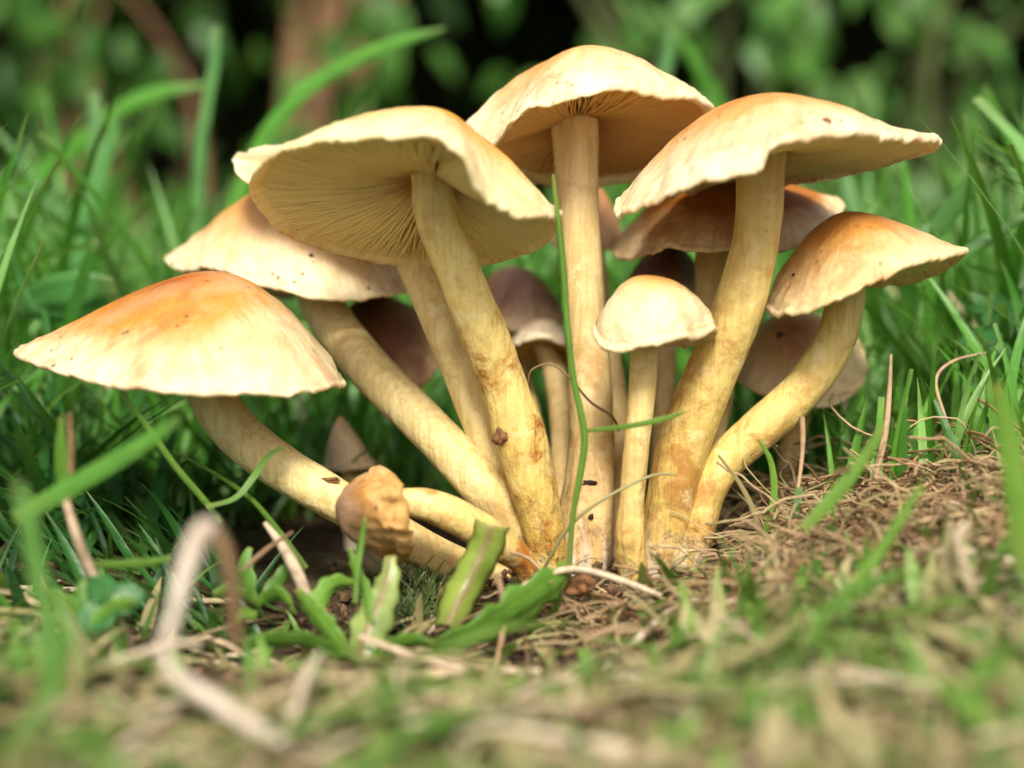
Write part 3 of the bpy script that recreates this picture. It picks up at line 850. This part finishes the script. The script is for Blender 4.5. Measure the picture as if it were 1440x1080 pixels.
near_blades = [
 ('thin bright blade slanting from the flat cap down to the soil', [(172, 555, -22, 3), (205, 598, -22, 5), (245, 655, -22, 5), (290, 708, -22, 5), (310, 735, -22, 4)], M_LEAF, .45),
 ('broad out of focus blade pointing up under the flat cap', [(252, 588, -62, 4), (215, 615, -60, 10), (150, 655, -58, 13), (90, 690, -56, 13), (20, 730, -55, 12)], M_GRASS, .8),
 ('thin curling blade hooked over the bent cream stem', [(402, 628, -16, 2), (378, 640, -17, 4), (355, 672, -20, 5), (330, 700, -22, 4), (290, 712, -24, 4)], M_LEAF, .3),
 ('fine blade running down beside the bent cream stem', [(245, 635, -4, 1.5), (300, 665, -10, 3), (350, 700, -18, 4), (385, 740, -22, 5), (430, 800, -24, 5)], M_LEAF, .35),
 ('bright curved blade standing in the thatch', [(1066, 618, -14, 2), (1084, 650, -14, 4), (1088, 700, -14, 5), (1072, 762, -14, 4)], M_LEAF, .55),
 ('straight dry yellow green blade beside the curved one in the thatch', [(1010, 640, -16, 2), (1040, 680, -16, 3), (1060, 720, -16, 4), (1072, 765, -16, 4)], M_FORE, .66),
 ('pale short blade tip poking out of the thatch', [(1124, 685, -18, 5), (1120, 720, -18, 6), (1112, 755, -18, 6)], M_GRASS_BLUE, .95),
 ('long blurred blade leaning over the thatch', [(1242, 600, -42, 4), (1215, 645, -42, 8), (1180, 690, -42, 10), (1130, 745, -42, 9)], M_LEAF, .4),
 ('blurred bright blade rising across the front of the thatch', [(1298, 680, -58, 4), (1270, 725, -58, 7), (1235, 780, -58, 8), (1195, 830, -58, 7)], M_LEAF, .45),
 ('wide blurred green blade growing close in front', [(22, 680, -95, 8), (38, 740, -95, 14), (52, 820, -94, 15), (75, 910, -93, 14), (80, 1010, -92, 12)], M_GRASS, .9),
 ('tall blurred blade edging the thatch', [(1400, 540, -70, 6), (1415, 600, -70, 14), (1428, 680, -70, 16), (1440, 800, -70, 14)], M_LEAF, .5),
 ('green blade lying flat across the soil', [(240, 785, -40, 4), (200, 792, -40, 6), (120, 795, -40, 5)], M_LEAF, .5),
 ('long flat green blade lying across the litter', [(930, 868, -40, 5), (1050, 880, -50, 11), (1150, 905, -60, 14), (1260, 950, -68, 14), (1380, 985, -74, 12)], M_LEAF, .3),
]
for lab, pts, m, ti in near_blades:
    stroke('grass_shoot', lab, 'grass', pts, m, ti, group='single blades in front')

# slender grass culm in front of the upright stem
q = at(812, 770, -20)
culm = empty('grass_stalk', (q[0], q[1], float(ground_z(q[0], q[1]))))
tag(culm, 'slender bright green grass stalk running up in front of the upright stem', 'grass stalk')
stroke('culm', '', '', [(778, 245, -20, 2), (785, 310, -20, 4), (792, 380, -20, 4.5), (797, 450, -20, 4.5), (806, 530, -20, 4.5), (821, 604, -20, 5), (819, 650, -20, 5), (805, 730, -20, 4), (800, 812, -20, 4)], M_LEAF, .35, rnd=True, parent=culm, n=40)
stroke('side_blade', '', '', [(966, 579, -24, 1.5), (930, 590, -23, 4), (880, 600, -22, 4), (824, 606, -20, 3)], M_LEAF, .4, parent=culm)

stroke('grass_stalk', 'fine olive runner arching from the base toward the curved ochre stem', 'grass stalk',
       [(952, 668, -18, 1.5), (920, 668, -19, 2.2), (870, 690, -20, 2.4), (820, 722, -20, 2.6), (790, 755, -18, 2.6), (765, 800, -16, 2.6)], M_FORE, .6, rnd=True, n=30)
# jointed stalk with sheath, left
q = at(180, 900, -40)
st = empty('grass_stalk', (q[0], q[1], float(ground_z(q[0], q[1]))))
tag(st, 'jointed pale stalk with brown tipped sheath below the flat cap', 'grass stalk')
stroke('stalk', '', '', [(92, 700, -44, 6), (105, 745, -44, 7), (122, 790, -43, 8), (150, 845, -42, 8), (182, 905, -40, 8)], M_STRAW, .75, rnd=True, parent=st)
stroke('sheath', '', '', [(86, 585, -44, 3), (84, 630, -44, 10), (88, 670, -44, 13), (95, 702, -44, 9)], M_LEAF, .25, parent=st)
stroke('sheath_tip', '', '', [(97, 580, -44.6, 2), (100, 620, -44.6, 4), (100, 665, -44.6, 4)], M_ROOT, .2, parent=st, rnd=True)
M_OLDSTRAW = plain_material('weathered_straw', (0.34, 0.26, 0.19), (0.74, 0.66, 0.56), 160, .7, .8, .001)
# thick bent straw close to the lens
stroke('bent_straw', 'thick pale bent straw out of focus close in front', 'straw',
       [(300, 738, -94, 12), (282, 752, -95, 17), (262, 800, -96, 14), (246, 860, -97, 11), (232, 905, -98, 9), (240, 945, -99, 10), (300, 985, -101, 12), (372, 1032, -104, 13), (470, 1085, -107, 12)], M_OLDSTRAW, .9, rnd=True, n=36)
stroke('bent_straw', 'brown straw standing behind the thick pale bent straw', 'straw',
       [(300, 738, -88, 9), (318, 780, -87, 11), (328, 840, -86, 11), (332, 905, -84, 10)], M_STRAW, .12, rnd=True, n=24)
for lab, pts, ti in [
 ('thin upright dry straw between thatch and lawn', [(1253, 498, -6, 2), (1250, 560, -6, 4), (1243, 620, -7, 5), (1228, 680, -9, 4), (1218, 715, -10, 4)], .45),
 ('second dry straw leaning on the thin upright one', [(1245, 620, -9, 2), (1236, 655, -9, 4), (1226, 690, -10, 4), (1210, 730, -11, 4)], .3),
 ('short brown straw stub in the thatch', [(1128, 586, -8, 4), (1129, 620, -8, 4), (1126, 660, -9, 3), (1120, 700, -10, 3)], .35),
 ('pale kinked straw beside the blurred tall blade', [(1360, 735, -60, 8), (1347, 760, -60, 7), (1362, 815, -60, 7), (1372, 860, -60, 8)], .9),
 ('pale straw crossing the kinked one', [(1440, 815, -64, 7), (1405, 840, -63, 7), (1375, 862, -62, 7)], .85),
 ('thick pale straw lying on the litter below the kinked straw', [(1360, 900, -66, 9), (1320, 908, -66, 9), (1275, 930, -67, 8)], .8),
 ('tan straw arching across the thatch', [(1390, 495, 10, 1), (1340, 508, 8, 2.2), (1316, 535, 6, 2.5), (1330, 590, 2, 2.5), (1350, 650, -2, 2)], .4),
 ('dry yellow straw lying left of the bent young mushroom', [(432, 838, -30, 9), (415, 800, -30, 9), (395, 765, -29, 7), (372, 735, -28, 3)], .85),
 ('reddish dry stalk across the yellow straw', [(412, 748, -33, 2), (385, 765, -33, 3), (360, 785, -34, 4), (342, 802, -35, 3)], .02),
 ('slim dry stalk bent in front of the cut leaf', [(700, 808, -34, 4), (708, 850, -34, 5), (706, 895, -35, 5), (696, 940, -36, 4)], .25),
 ('long pale straw running along the ground before the leaf rosette', [(505, 895, -48, 4), (590, 925, -50, 6), (660, 940, -50, 5), (760, 944, -50, 5)], .8),
 ('broad dry straw lying across in front of the leaf rosette', [(360, 945, -52, 7), (440, 960, -54, 9), (560, 950, -54, 9), (690, 945, -52, 7)], .7),
 ('pale rootlet arching over the green leaf', [(712, 840, -30, 4), (760, 812, -29, 5), (810, 800, -28, 5), (870, 815, -28, 5), (930, 838, -29, 4)], .8),
 ('fine brown rootlet curled between the stems', [(742, 540, -4, 1.2), (748, 520, -5, 1.6), (775, 512, -6, 1.8), (800, 530, -6, 1.8), (830, 565, -4, 2), (860, 585, -3, 2), (870, 605, 2, 2)], .1),
 ('orange dry straw lying on the litter', [(900, 878, -48, 3), (860, 886, -48, 6), (822, 900, -47, 5)], .35),
]:
    stroke('dry_straw', lab, 'straw', pts, M_STRAW, ti, rnd=True, group='single dry straws', n=20)

# broad leaf builder: midline points with half widths, cupped, own veins
def broad_leaf(name, label, pts, mat, tint, parent=None, cup=.35, ruffle=.0, nseg=26, nac=9, cat='leaf', tilt=(0.25, 0, .5)):
    P = np.array([list(at(a, b_, c)) + [w * px_len(c)] for a, b_, c, w in pts])
    Q = spline(P, nseg)
    T = np.gradient(Q[:, :3], axis=0); T /= np.linalg.norm(T, axis=1)[:, None]
    V = []; F = []; al = []; ac = []
    for i in range(nseg):
        s_ = np.cross(T[i], FW + np.array(tilt)); s_ /= np.linalg.norm(s_) + 1e-9
        nn = np.cross(s_, T[i])
        for k in range(nac):
            u = -1 + 2 * k / (nac - 1)
            w = Q[i, 3] * (1 + ruffle * math.sin(i * 1.3 + (u > 0) * 2) * abs(u))
            h = cup * w * u * u + ruffle * w * .5 * abs(u) * math.sin(i * 1.9 + u)
            if abs(u) < .2: h -= .12 * w
            h += .035 * w * math.sin(i * 2.6 - abs(u) * 5) + .0003 * nz(Q[i, :3] + s_ * u * w, 300, tint * 9)
            V.append(Q[i, :3] + s_ * u * w + nn * h); al.append(1 - i / (nseg - 1)); ac.append(.5 + .5 * u)
    for i in range(nseg - 1):
        for k in range(nac - 1):
            F.append((i * nac + k, i * nac + k + 1, (i + 1) * nac + k + 1, (i + 1) * nac + k))
    # under side for a real leaf thickness
    me = mesh(name, V, F, {'tint': [tint] * len(V), 'along': al, 'across': ac})
    o = link(name, me, mat, parent)
    so = o.modifiers.new('thickness', 'SOLIDIFY'); so.thickness = .0003; so.offset = 0
    if label: tag(o, label, cat)
    return o

M_CUT = blade_material('leaf_cut_stub', (0.15, 0.26, 0.035), (0.34, 0.44, 0.08), rough=.35, tip=(0.45, .40, .14), trans=.35, streak=.6, rib=(0.30, 0.20, 0.10), ridge=.08)
broad_leaf('cut_leaf', 'pale green leaf stub cut off straight beside the stem bases', [(690, 738, -26, 24), (680, 775, -26, 24), (662, 812, -27, 24), (645, 845, -29, 24), (630, 880, -32, 18)], M_CUT, .6, cup=.75, ruffle=.06)
broad_leaf('green_leaf', 'broad bright green leaf lying under the stem bases', [(802, 800, -26, 14), (780, 822, -29, 26), (735, 852, -33, 32), (690, 880, -37, 30), (640, 900, -41, 18), (590, 905, -44, 4)], M_LEAF, .35, cup=.2, ruffle=.2)
q = at(515, 935, -40)
ros = empty('leaf_rosette', (q[0], q[1], float(ground_z(q[0], q[1]))))
tag(ros, 'yellow green leafy rosette in front of the bent young mushroom', 'plant')
for pts, ti, cu in [
    ([(548, 782, -30, 8), (545, 815, -32, 17), (530, 855, -35, 26), (514, 900, -38, 28), (508, 940, -40, 14)], .95, .6),
    ([(492, 770, -31, 3), (500, 800, -32, 8), (515, 835, -34, 9), (520, 880, -37, 8)], .5, .4),
    ([(418, 828, -38, 5), (440, 860, -38, 17), (464, 890, -39, 17), (492, 932, -40, 9)], .55, .4),
    ([(610, 905, -46, 3), (580, 900, -45, 12), (550, 912, -43, 14), (515, 935, -41, 6)], .35, .3),
    ([(330, 905, -50, 4), (380, 900, -47, 15), (440, 905, -44, 15), (500, 935, -41, 6)], .3, .25),
    ([(500, 820, -31, 4), (470, 822, -32, 14), (448, 845, -35, 14), (440, 865, -37, 6)], .6, .5),
    ([(395, 955, -54, 8), (430, 935, -50, 18), (470, 928, -46, 14), (505, 935, -42, 6)], .5, .3)]:
    broad_leaf('leaf', None, pts, M_CUT if ti > .9 else M_LEAF, ti, ros, cup=cu * .55, ruffle=.14)
broad_leaf('grass_leaf', 'fine upright green sliver before the knobbly ochre cap', [(513, 728, -34, 2), (508, 765, -34, 4), (502, 805, -35, 4), (500, 850, -36, 3)], M_LEAF, .4, cup=.3)
broad_leaf('green_leaf', 'wide blue green leaf lying in the lawn behind the flat cap', [(20, 440, 62, 8), (70, 425, 60, 34), (120, 420, 58, 40), (165, 410, 58, 20)], M_GRASS_BLUE, .6, cup=.15)
broad_leaf('green_leaf', 'small wet green leaf between the flat and the peach cap', [(300, 372, 40, 8), (330, 378, 40, 14), (370, 385, 40, 12)], M_GRASS_BLUE, .8, cup=.2)

q = at(360, 845, -30)
weed = empty('weed', (q[0], q[1], float(ground_z(q[0], q[1]))))
tag(weed, 'low leafy weed between the bent straw and the leaf rosette', 'plant')
for pts, ti in [
    ([(352, 770, -26, 3), (345, 795, -27, 12), (350, 820, -28, 12), (360, 850, -30, 4)], .3),
    ([(300, 835, -34, 3), (322, 828, -33, 11), (345, 838, -31, 10), (362, 852, -30, 3)], .5),
    ([(410, 850, -34, 4), (395, 835, -33, 12), (375, 840, -31, 10), (360, 853, -30, 3)], .4),
    ([(330, 880, -42, 4), (345, 868, -39, 13), (355, 858, -34, 8)], .6),
    ([(420, 790, -24, 3), (405, 800, -26, 9), (385, 822, -28, 10), (362, 850, -30, 3)], .25)]:
    broad_leaf('leaf', None, pts, M_LEAF, ti, weed, cup=.15, ruffle=.15, nseg=16, nac=7)
q = at(120, 880, -50)
weed = empty('weed', (q[0], q[1], float(ground_z(q[0], q[1]))))
tag(weed, 'low leafy weed at the foot of the jointed pale stalk', 'plant')
for pts, ti in [
    ([(60, 830, -48, 4), (80, 842, -48, 16), (105, 862, -49, 16), (122, 885, -50, 4)], .3),
    ([(190, 845, -50, 4), (172, 850, -50, 14), (145, 866, -50, 12), (124, 885, -50, 3)], .45),
    ([(120, 815, -47, 3), (112, 835, -48, 12), (115, 862, -49, 12), (122, 884, -50, 4)], .2)]:
    broad_leaf('leaf', None, pts, M_LEAF, ti, weed, cup=.15, ruffle=.15, nseg=16, nac=7)

# clover
def clover(px, py, mm, s, label, az=0.0):
    c = at(px, py, mm); g = float(ground_z(c[0], c[1]))
    root = empty('clover', (c[0], c[1], g))
    tag(root, label, 'clover', 'clover plants')
    bb = Bunch()
    P = np.linspace([c[0], c[1] + .004, g - .001], c, 8); P[:, 0] += .002 * np.sin(np.linspace(0, 3.1, 8))
    bb.strand(P, np.full(8, .0005), .5, 6)
    bb.build('stalk', M_LEAF, root)
    for k in range(3):
        a = az + k * 2.094
        V = []; F = []; al = []; ac = []
        nr, na = 8, 7
        for i in range(nr):
            t = i / (nr - 1)
            w = s * .5 * math.sin(math.pi * min(1, .04 + t * .93) ** .85)
            for j in range(na):
                u = -1 + 2 * j / (na - 1)
                loc = np.array([t * s * (1 - .10 * (1 - abs(u)) * (t > .9)), u * w, .18 * s * abs(u) - .12 * s * t * t])
                ca, sa = math.cos(a), math.sin(a)
                v = np.array([loc[0] * ca - loc[1] * sa, loc[0] * sa + loc[1] * ca, loc[2]])
                th = .75                                   # leaf faces a little toward the open lawn
                v = np.array([v[0], v[1] * math.cos(th) + v[2] * -math.sin(th), v[1] * math.sin(th) + v[2] * math.cos(th)])
                V.append(c + v); al.append(.3 + .4 * t); ac.append(.5 + .5 * u)
        for i in range(nr - 1):
            for j in range(na - 1):
                F.append((i * na + j, i * na + j + 1, (i + 1) * na + j + 1, (i + 1) * na + j))
        o = link('leaflet', mesh('leaflet', V, F, {'tint': [.3] * len(V), 'along': al, 'across': ac}), M_GRASS_BLUE, root)
        so = o.modifiers.new('thickness', 'SOLIDIFY'); so.thickness = .0002
clover(1400, 440, 45, .0075, 'bluish clover leaf beside the mown brown tipped blade', .4)
clover(1385, 490, 30, .0065, 'clover leaf low at the edge of the dry thatch', 1.3)
clover(150, 850, -48, .006, 'clover leaf by the jointed pale stalk', .2)

# crumbs of soil and small flecks lying on the mushrooms
M_CRUMB = plain_material('dark_crumb', (0.012, 0.008, 0.006), (0.06, 0.035, 0.02), 900, .6, .6)
M_BROWN = plain_material('brown_crumb', (0.10, 0.045, 0.018), (0.28, 0.13, 0.05), 700, .7, .6)
M_CLOD = plain_material('soil_clod', (0.05, 0.038, 0.035), (0.17, 0.135, 0.115), 260, .9, 1.0, .001)
def crumb(name, label, c, size, mat, cat, stretch=(1, 1, 1), sub=3, rough=.5, seed=0.0, group=None):
    import bmesh
    bm = bmesh.new()
    bmesh.ops.create_icosphere(bm, subdivisions=sub, radius=1.0)
    for v in bm.verts:
        k = 1 + rough * (noise.noise(v.co * 1.4 + Vector((seed, 0, 0))) + .5 * noise.noise(v.co * 3.3 + Vector((0, seed, 0))))
        v.co = Vector((v.co.x * stretch[0], v.co.y * stretch[1], v.co.z * stretch[2])) * k * size
    me = bpy.data.meshes.new(name); bm.to_mesh(me); bm.free()
    me.polygons.foreach_set('use_smooth', np.ones(len(me.polygons), bool))
    o = link(name, me, mat)
    o.location = Vector(c)
    tag(o, label, cat, group)
    return o

def soil_crumbs():
    import bmesh
    bm = bmesh.new(); bmesh.ops.create_icosphere(bm, subdivisions=1, radius=1.0)
    bv = np.array([v.co[:] for v in bm.verts]); bf = [[v.index for v in f.verts] for f in bm.faces]; bm.free()
    V = []; F = []
    for _ in range(900):
        u = rng.random()
        if u < .6:
            x = rng.uniform(-.035, .05); y = rng.normal(-.012, .012)
        else:
            x = rng.uniform(-.09, .06); y = rng.uniform(-.07, .01)
        r = rng.uniform(.0002, .0009) * (1.6 if rng.random() < .08 else 1)
        z = float(ground_z(x, y)) + r * rng.uniform(.2, 1.2) + (.0015 * rng.random() if u < .6 else 0)
        b0 = len(V)
        sc = rng.uniform(.6, 1.3, 3) * r
        V += list(bv * sc * (1 + rng.normal(0, .18, (len(bv), 1))) + [x, y, z])
        F += [tuple(b0 + i for i in f) for f in bf]
    o = link('soil_crumbs', mesh('soil_crumbs', V, F, smooth=False), M_SOILBITS)
    tag(o, 'dark crumbs of soil around the stem bases', 'soil', kind='stuff')
M_SOILBITS = plain_material('soil_bits', (0.03, 0.018, 0.010), (0.20, 0.12, 0.06), 120, .9, .6)
soil_crumbs()

# where a crumb sits: shoot a ray from outside onto the built surfaces
bpy.context.view_layer.update()
_dg = bpy.context.evaluated_depsgraph_get()
def on_surface(px, py, fallback):
    d = Vector(FW + np.array([1.0, 0, 0]) * ((px - 720) / FPX) + UP * ((540 - py) / FPX)).normalized()
    o = Vector(CAM) + d * .12
    for _ in range(12):
        hit, loc, nrm, idx, ob, mw = scene.ray_cast(_dg, o, d)
        if not hit: break
        if ob.name.split('.')[0] in ('cap', 'stem'): return loc + nrm * .0001
        o = loc + d * .0003
    return Vector(at(px, py, fallback))
for lab, px, py, s, mat, st in [
    ('dark speck on the peach cap', 438, 361, .00045, M_CRUMB, (1, 1, 1.4)),
    ('tiny dark speck near the rim of the peach cap', 518, 407, .0003, M_CRUMB, (1, 1, 1.6)),
    ('brown crumb near the torn notch of the broad flat cap', 1162, 172, .0008, M_BROWN, (1, 1, .9)),
    ('dark speck on the brown speckled cap', 1117, 387, .0004, M_CRUMB, (1.2, 1, 1)),
    ('dark crumb on the leaning pale tan cap', 1099, 472, .0007, M_CRUMB, (1.3, 1, .8)),
    ('black curved crumb on the foot of the upright stem', 829, 679, .0007, M_CRUMB, (1.6, 1, .7)),
    ('small black crumb lower on the foot of the upright stem', 831, 728, .0005, M_CRUMB, (.8, 1, 1.2)),
    ('reddish fleck on the bent cream stem', 461, 676, .0008, M_BROWN, (1.7, 1, .6)),
    ('rust brown scab on the thick stained stem', 706, 611, .0012, M_BROWN, (1.0, 1, 1.1)),
]:
    crumb('crumb', lab, on_surface(px, py, 0), s, mat, 'crumb', (st[0], .28, st[2]), 3, 1.0, px * .37, 'crumbs on the mushrooms')
for lab, px, py, mm, s in [
    ('grey soil clod beside the jointed stalk', 150, 925, -52, .0042),
    ('smaller grey soil clod in front of the bent straw', 185, 950, -56, .0028),
    ('rusty brown torn crumb of mushroom flesh at the stem bases', 815, 825, -24, .0022)]:
    c = at(px, py, mm); gz = float(ground_z(c[0], c[1]))
    crumb('soil_clod' if 'clod' in lab else 'torn_flesh', lab, (c[0], c[1], max(gz + s * .4, c[2] if 'flesh' in lab else gz)), s,
          M_CLOD if 'clod' in lab else M_BROWN, 'soil clod' if 'clod' in lab else 'mushroom scrap', (1, 1, .8), 4, .6, px * .013)

# ------------------------------------------------------------------ shrubs and hedge behind the lawn
M_SHRUB = blade_material('shrub_leaf', (0.04, 0.15, 0.02), (0.17, 0.40, 0.08), rough=.42, trans=.35)
M_HEDGE_SHADED = blade_material('hedge_leaf_painted_shade', (0.012, 0.04, 0.008), (0.05, 0.13, 0.02), rough=.45, trans=.25)  # leaf green kept very dark, the hedge's shade painted into it
M_BARK = plain_material('bark', (0.16, 0.09, 0.045), (0.42, 0.25, 0.13), 90, .85, .7, .002)
M_BARK_DARK = plain_material('bark_dark', (0.03, 0.02, 0.014), (0.09, 0.06, 0.04), 60, .9, .7, .003)

M_GREENWOOD = plain_material('green_wood', (0.05, 0.07, 0.02), (0.12, 0.14, 0.05), 90, .8, .6, .002)
def leaf_mesh(L, W, tint, bend=.3):
    V = []; F = []; al = []; ac = []
    n = 7
    for i in range(n):
        t = i / (n - 1)
        w = W * .5 * (math.sin(math.pi * t ** .75) if 0 < t < 1 else .02)
        z = -bend * L * t * t
        for u in (-1, 0, 1):
            V.append((u * w, t * L, z + .25 * w * abs(u))); al.append(.25 + .5 * t); ac.append(.5 + .5 * u)
        if i:
            o = 3 * (i - 1)
            F += [(o, o + 1, o + 4, o + 3), (o + 1, o + 2, o + 5, o + 4)]
    return mesh('leaf', V, F, {'tint': [tint] * len(V), 'along': al, 'across': ac})

def shrub(label, cx, cy, w, h, nleaf, L, mat, bark, z0=0.0, ncane=7, depth=.25, tints=(.2, .5, .9), seed=0):
    r = np.random.default_rng(seed)
    root = empty('shrub', (cx, cy, float(ground_z(cx, cy))))
    tag(root, label, 'shrub', 'shrubs behind the lawn')
    vari = []
    for ti in tints:
        for bend in (.15, .45):
            me = leaf_mesh(L, L * .56, ti, bend); me.materials.append(mat); vari.append(me)
    tips = []
    for k in range(ncane):
        a = r.uniform(-1, 1)
        b0 = np.array([cx + a * w * .25, cy + r.uniform(-.5, .5) * depth * .5, 0.0])
        tp = np.array([cx + a * w * .5 + r.normal(0, w * .06), cy + r.uniform(-.5, .5) * depth, h * r.uniform(.75, 1.05)])
        mid = (b0 + tp) / 2 + np.array([r.normal(0, .03), r.normal(0, .03), .04])
        Q = spline([b0 - [0, 0, .01], mid, tp], 14)
        V, F, t = tube_data(Q, np.linspace(.006, .002, 14), 7)
        link('branch', mesh('branch', V, F), bark, root)
        tips.append(Q)
    for k in range(nleaf):
        Q = tips[r.integers(len(tips))]
        p = Q[int(r.uniform(2, 13.99))] + np.array([r.normal(0, w * .10), r.normal(0, depth * .25), r.normal(0, h * .08)])
        if p[2] < z0: p[2] = z0 + r.random() * .1
        o = bpy.data.objects.new('leaf', vari[r.integers(len(vari))])
        COL.objects.link(o); o.parent = root
        o.location = Vector(p) - root.location
        o.rotation_euler = (r.normal(-.95, .45), r.normal(0, .5), r.uniform(0, 6.283))
        s = r.uniform(.6, 1.15); o.scale = (s, s, s)
    return root

def world_at(px, y):            # x position of photo column px at distance y
    return float(at(px, 402, y * 1000)[0])

shrub('light green leafy shrub lit by the sun behind the tan caps', world_at(1130, .85), .80, .44, .34, 270, .038, M_SHRUB, M_GREENWOOD, .05, 12, .22, (.2, .5, .85), 3)
shrub('dim green shrub at the lawn edge behind the arching blade', world_at(330, .95), .95, .40, .34, 130, .042, M_SHRUB, M_BARK, .03, 7, .2, (.0, .1, .4), 5)
shrub('dark shrub behind the stiff mown blades', world_at(60, 1.05), 1.05, .42, .36, 110, .05, M_SHRUB, M_BARK_DARK, .03, 7, .2, (.0, .05, .3), 6)

# brown canes
for lab, px, y, r_ in [('stout brown cane beside the dim green shrub', 412, 1.05, .014), ('pale brown cane, middle one of the three', 450, 1.02, .011), ('slim tan cane nearest the dark hedge gap', 500, 1.0, .011)]:
    x = world_at(px, y)
    Q = spline([[x - .02, y, -.02], [x - .008, y, .12], [x + .006, y + .01, .3], [x + .03, y + .02, .7]], 24)
    V, F, t = tube_data(Q, np.linspace(r_, r_ * .7, 24), 12, .08, px)
    o = link('cane', mesh('cane', V, F), M_BARK)
    tag(o, lab, 'cane', 'brown canes')

def build_hedge():
    root = empty('hedge', (0, 1.6, 0))
    tag(root, 'dense evergreen hedge with painted shade closing off the lawn', 'hedge')
    # twiggy dark body
    V = []; F = []
    nx, nzv = 60, 30
    for j in range(nzv):
        for i in range(nx):
            x = -1.8 + 3.6 * i / (nx - 1); z = -.02 + 1.9 * j / (nzv - 1)
            y = 1.75 + .10 * nz((x, 0, z), 4) + .05 * nz((x, 3, z), 11)
            V.append((x, y, z))
    for j in range(nzv):
        for i in range(nx):
            x = -1.8 + 3.6 * i / (nx - 1); z = -.02 + 1.9 * j / (nzv - 1)
            V.append((x, 2.4, z))
    B = nx * nzv
    for j in range(nzv - 1):
        for i in range(nx - 1):
            a = j * nx + i
            F.append((a, a + 1, a + nx + 1, a + nx)); F.append((B + a, B + a + nx, B + a + nx + 1, B + a + 1))
    for i in range(nx - 1):
        a = (nzv - 1) * nx + i; F.append((a, a + 1, B + a + 1, B + a))
    for j in range(nzv - 1):
        a = j * nx; F.append((a, a + nx, B + a + nx, B + a)); a += nx - 1; F.append((a + nx, a, B + a, B + a + nx))
    link('twig_mass', mesh('twig_mass', V, F), M_BARK_DARK, root)
    b = Bunch()
    for _ in range(9000):
        x = rng.uniform(-1.7, 1.7); z = rng.uniform(.0, 1.9) if rng.random() < .5 else rng.uniform(0, .6)
        y = 1.72 - abs(rng.normal(0, .09))
        L = rng.uniform(.025, .05)
        a = rng.uniform(0, 6.28); e = rng.normal(-.3, .5)
        d = np.array([math.cos(a) * math.cos(e), math.sin(a) * math.cos(e) - .2, math.sin(e)])
        P = np.array([np.array([x, y, z]) + d * L * t + np.array([0, 0, -.25 * L * t * t]) for t in (0, .33, .66, 1)])
        b.ribbon(P, np.array([.1, .9, .8, .05]) * L * .3, float(np.clip(rng.normal(.4, .3), 0, 1)), .25)
    o = b.build('foliage', M_HEDGE_SHADED, root); o['kind'] = 'stuff'
    # unseen boughs and leaves, added to keep sun off the hedge foot
    b = Bunch()
    for k in range(9):
        x = -1.5 + 1.5 * k / 8 + rng.normal(0, .05)
        Q = spline([[x, 1.8, .5], [x + .02, 1.4, .60], [x + .05, 1.0, .62], [x + .1, .6, .56]], 16)
        V, F, t = tube_data(Q, np.linspace(.02, .005, 16), 7)
        link('branch', mesh('branch', V, F), M_BARK_DARK, root)
    for _ in range(8000):
        x = rng.uniform(-1.7, 1.3); y = rng.uniform(.82 if x < .1 else 1.12, 1.75); z = rng.uniform(.46, .68)
        L = rng.uniform(.05, .09); a = rng.uniform(0, 6.28); e = rng.normal(-.3, .4)
        d = np.array([math.cos(a) * math.cos(e), math.sin(a) * math.cos(e), math.sin(e)])
        P = np.array([np.array([x, y, z]) + d * L * t + np.array([0, 0, -.25 * L * t * t]) for t in (0, .33, .66, 1)])
        b.ribbon(P, np.array([.1, .9, .8, .05]) * L * .3, float(np.clip(rng.normal(.4, .3), 0, 1)), .25)
    o = b.build('added_shade_canopy', M_HEDGE_SHADED, root); o['kind'] = 'stuff'
build_hedge()
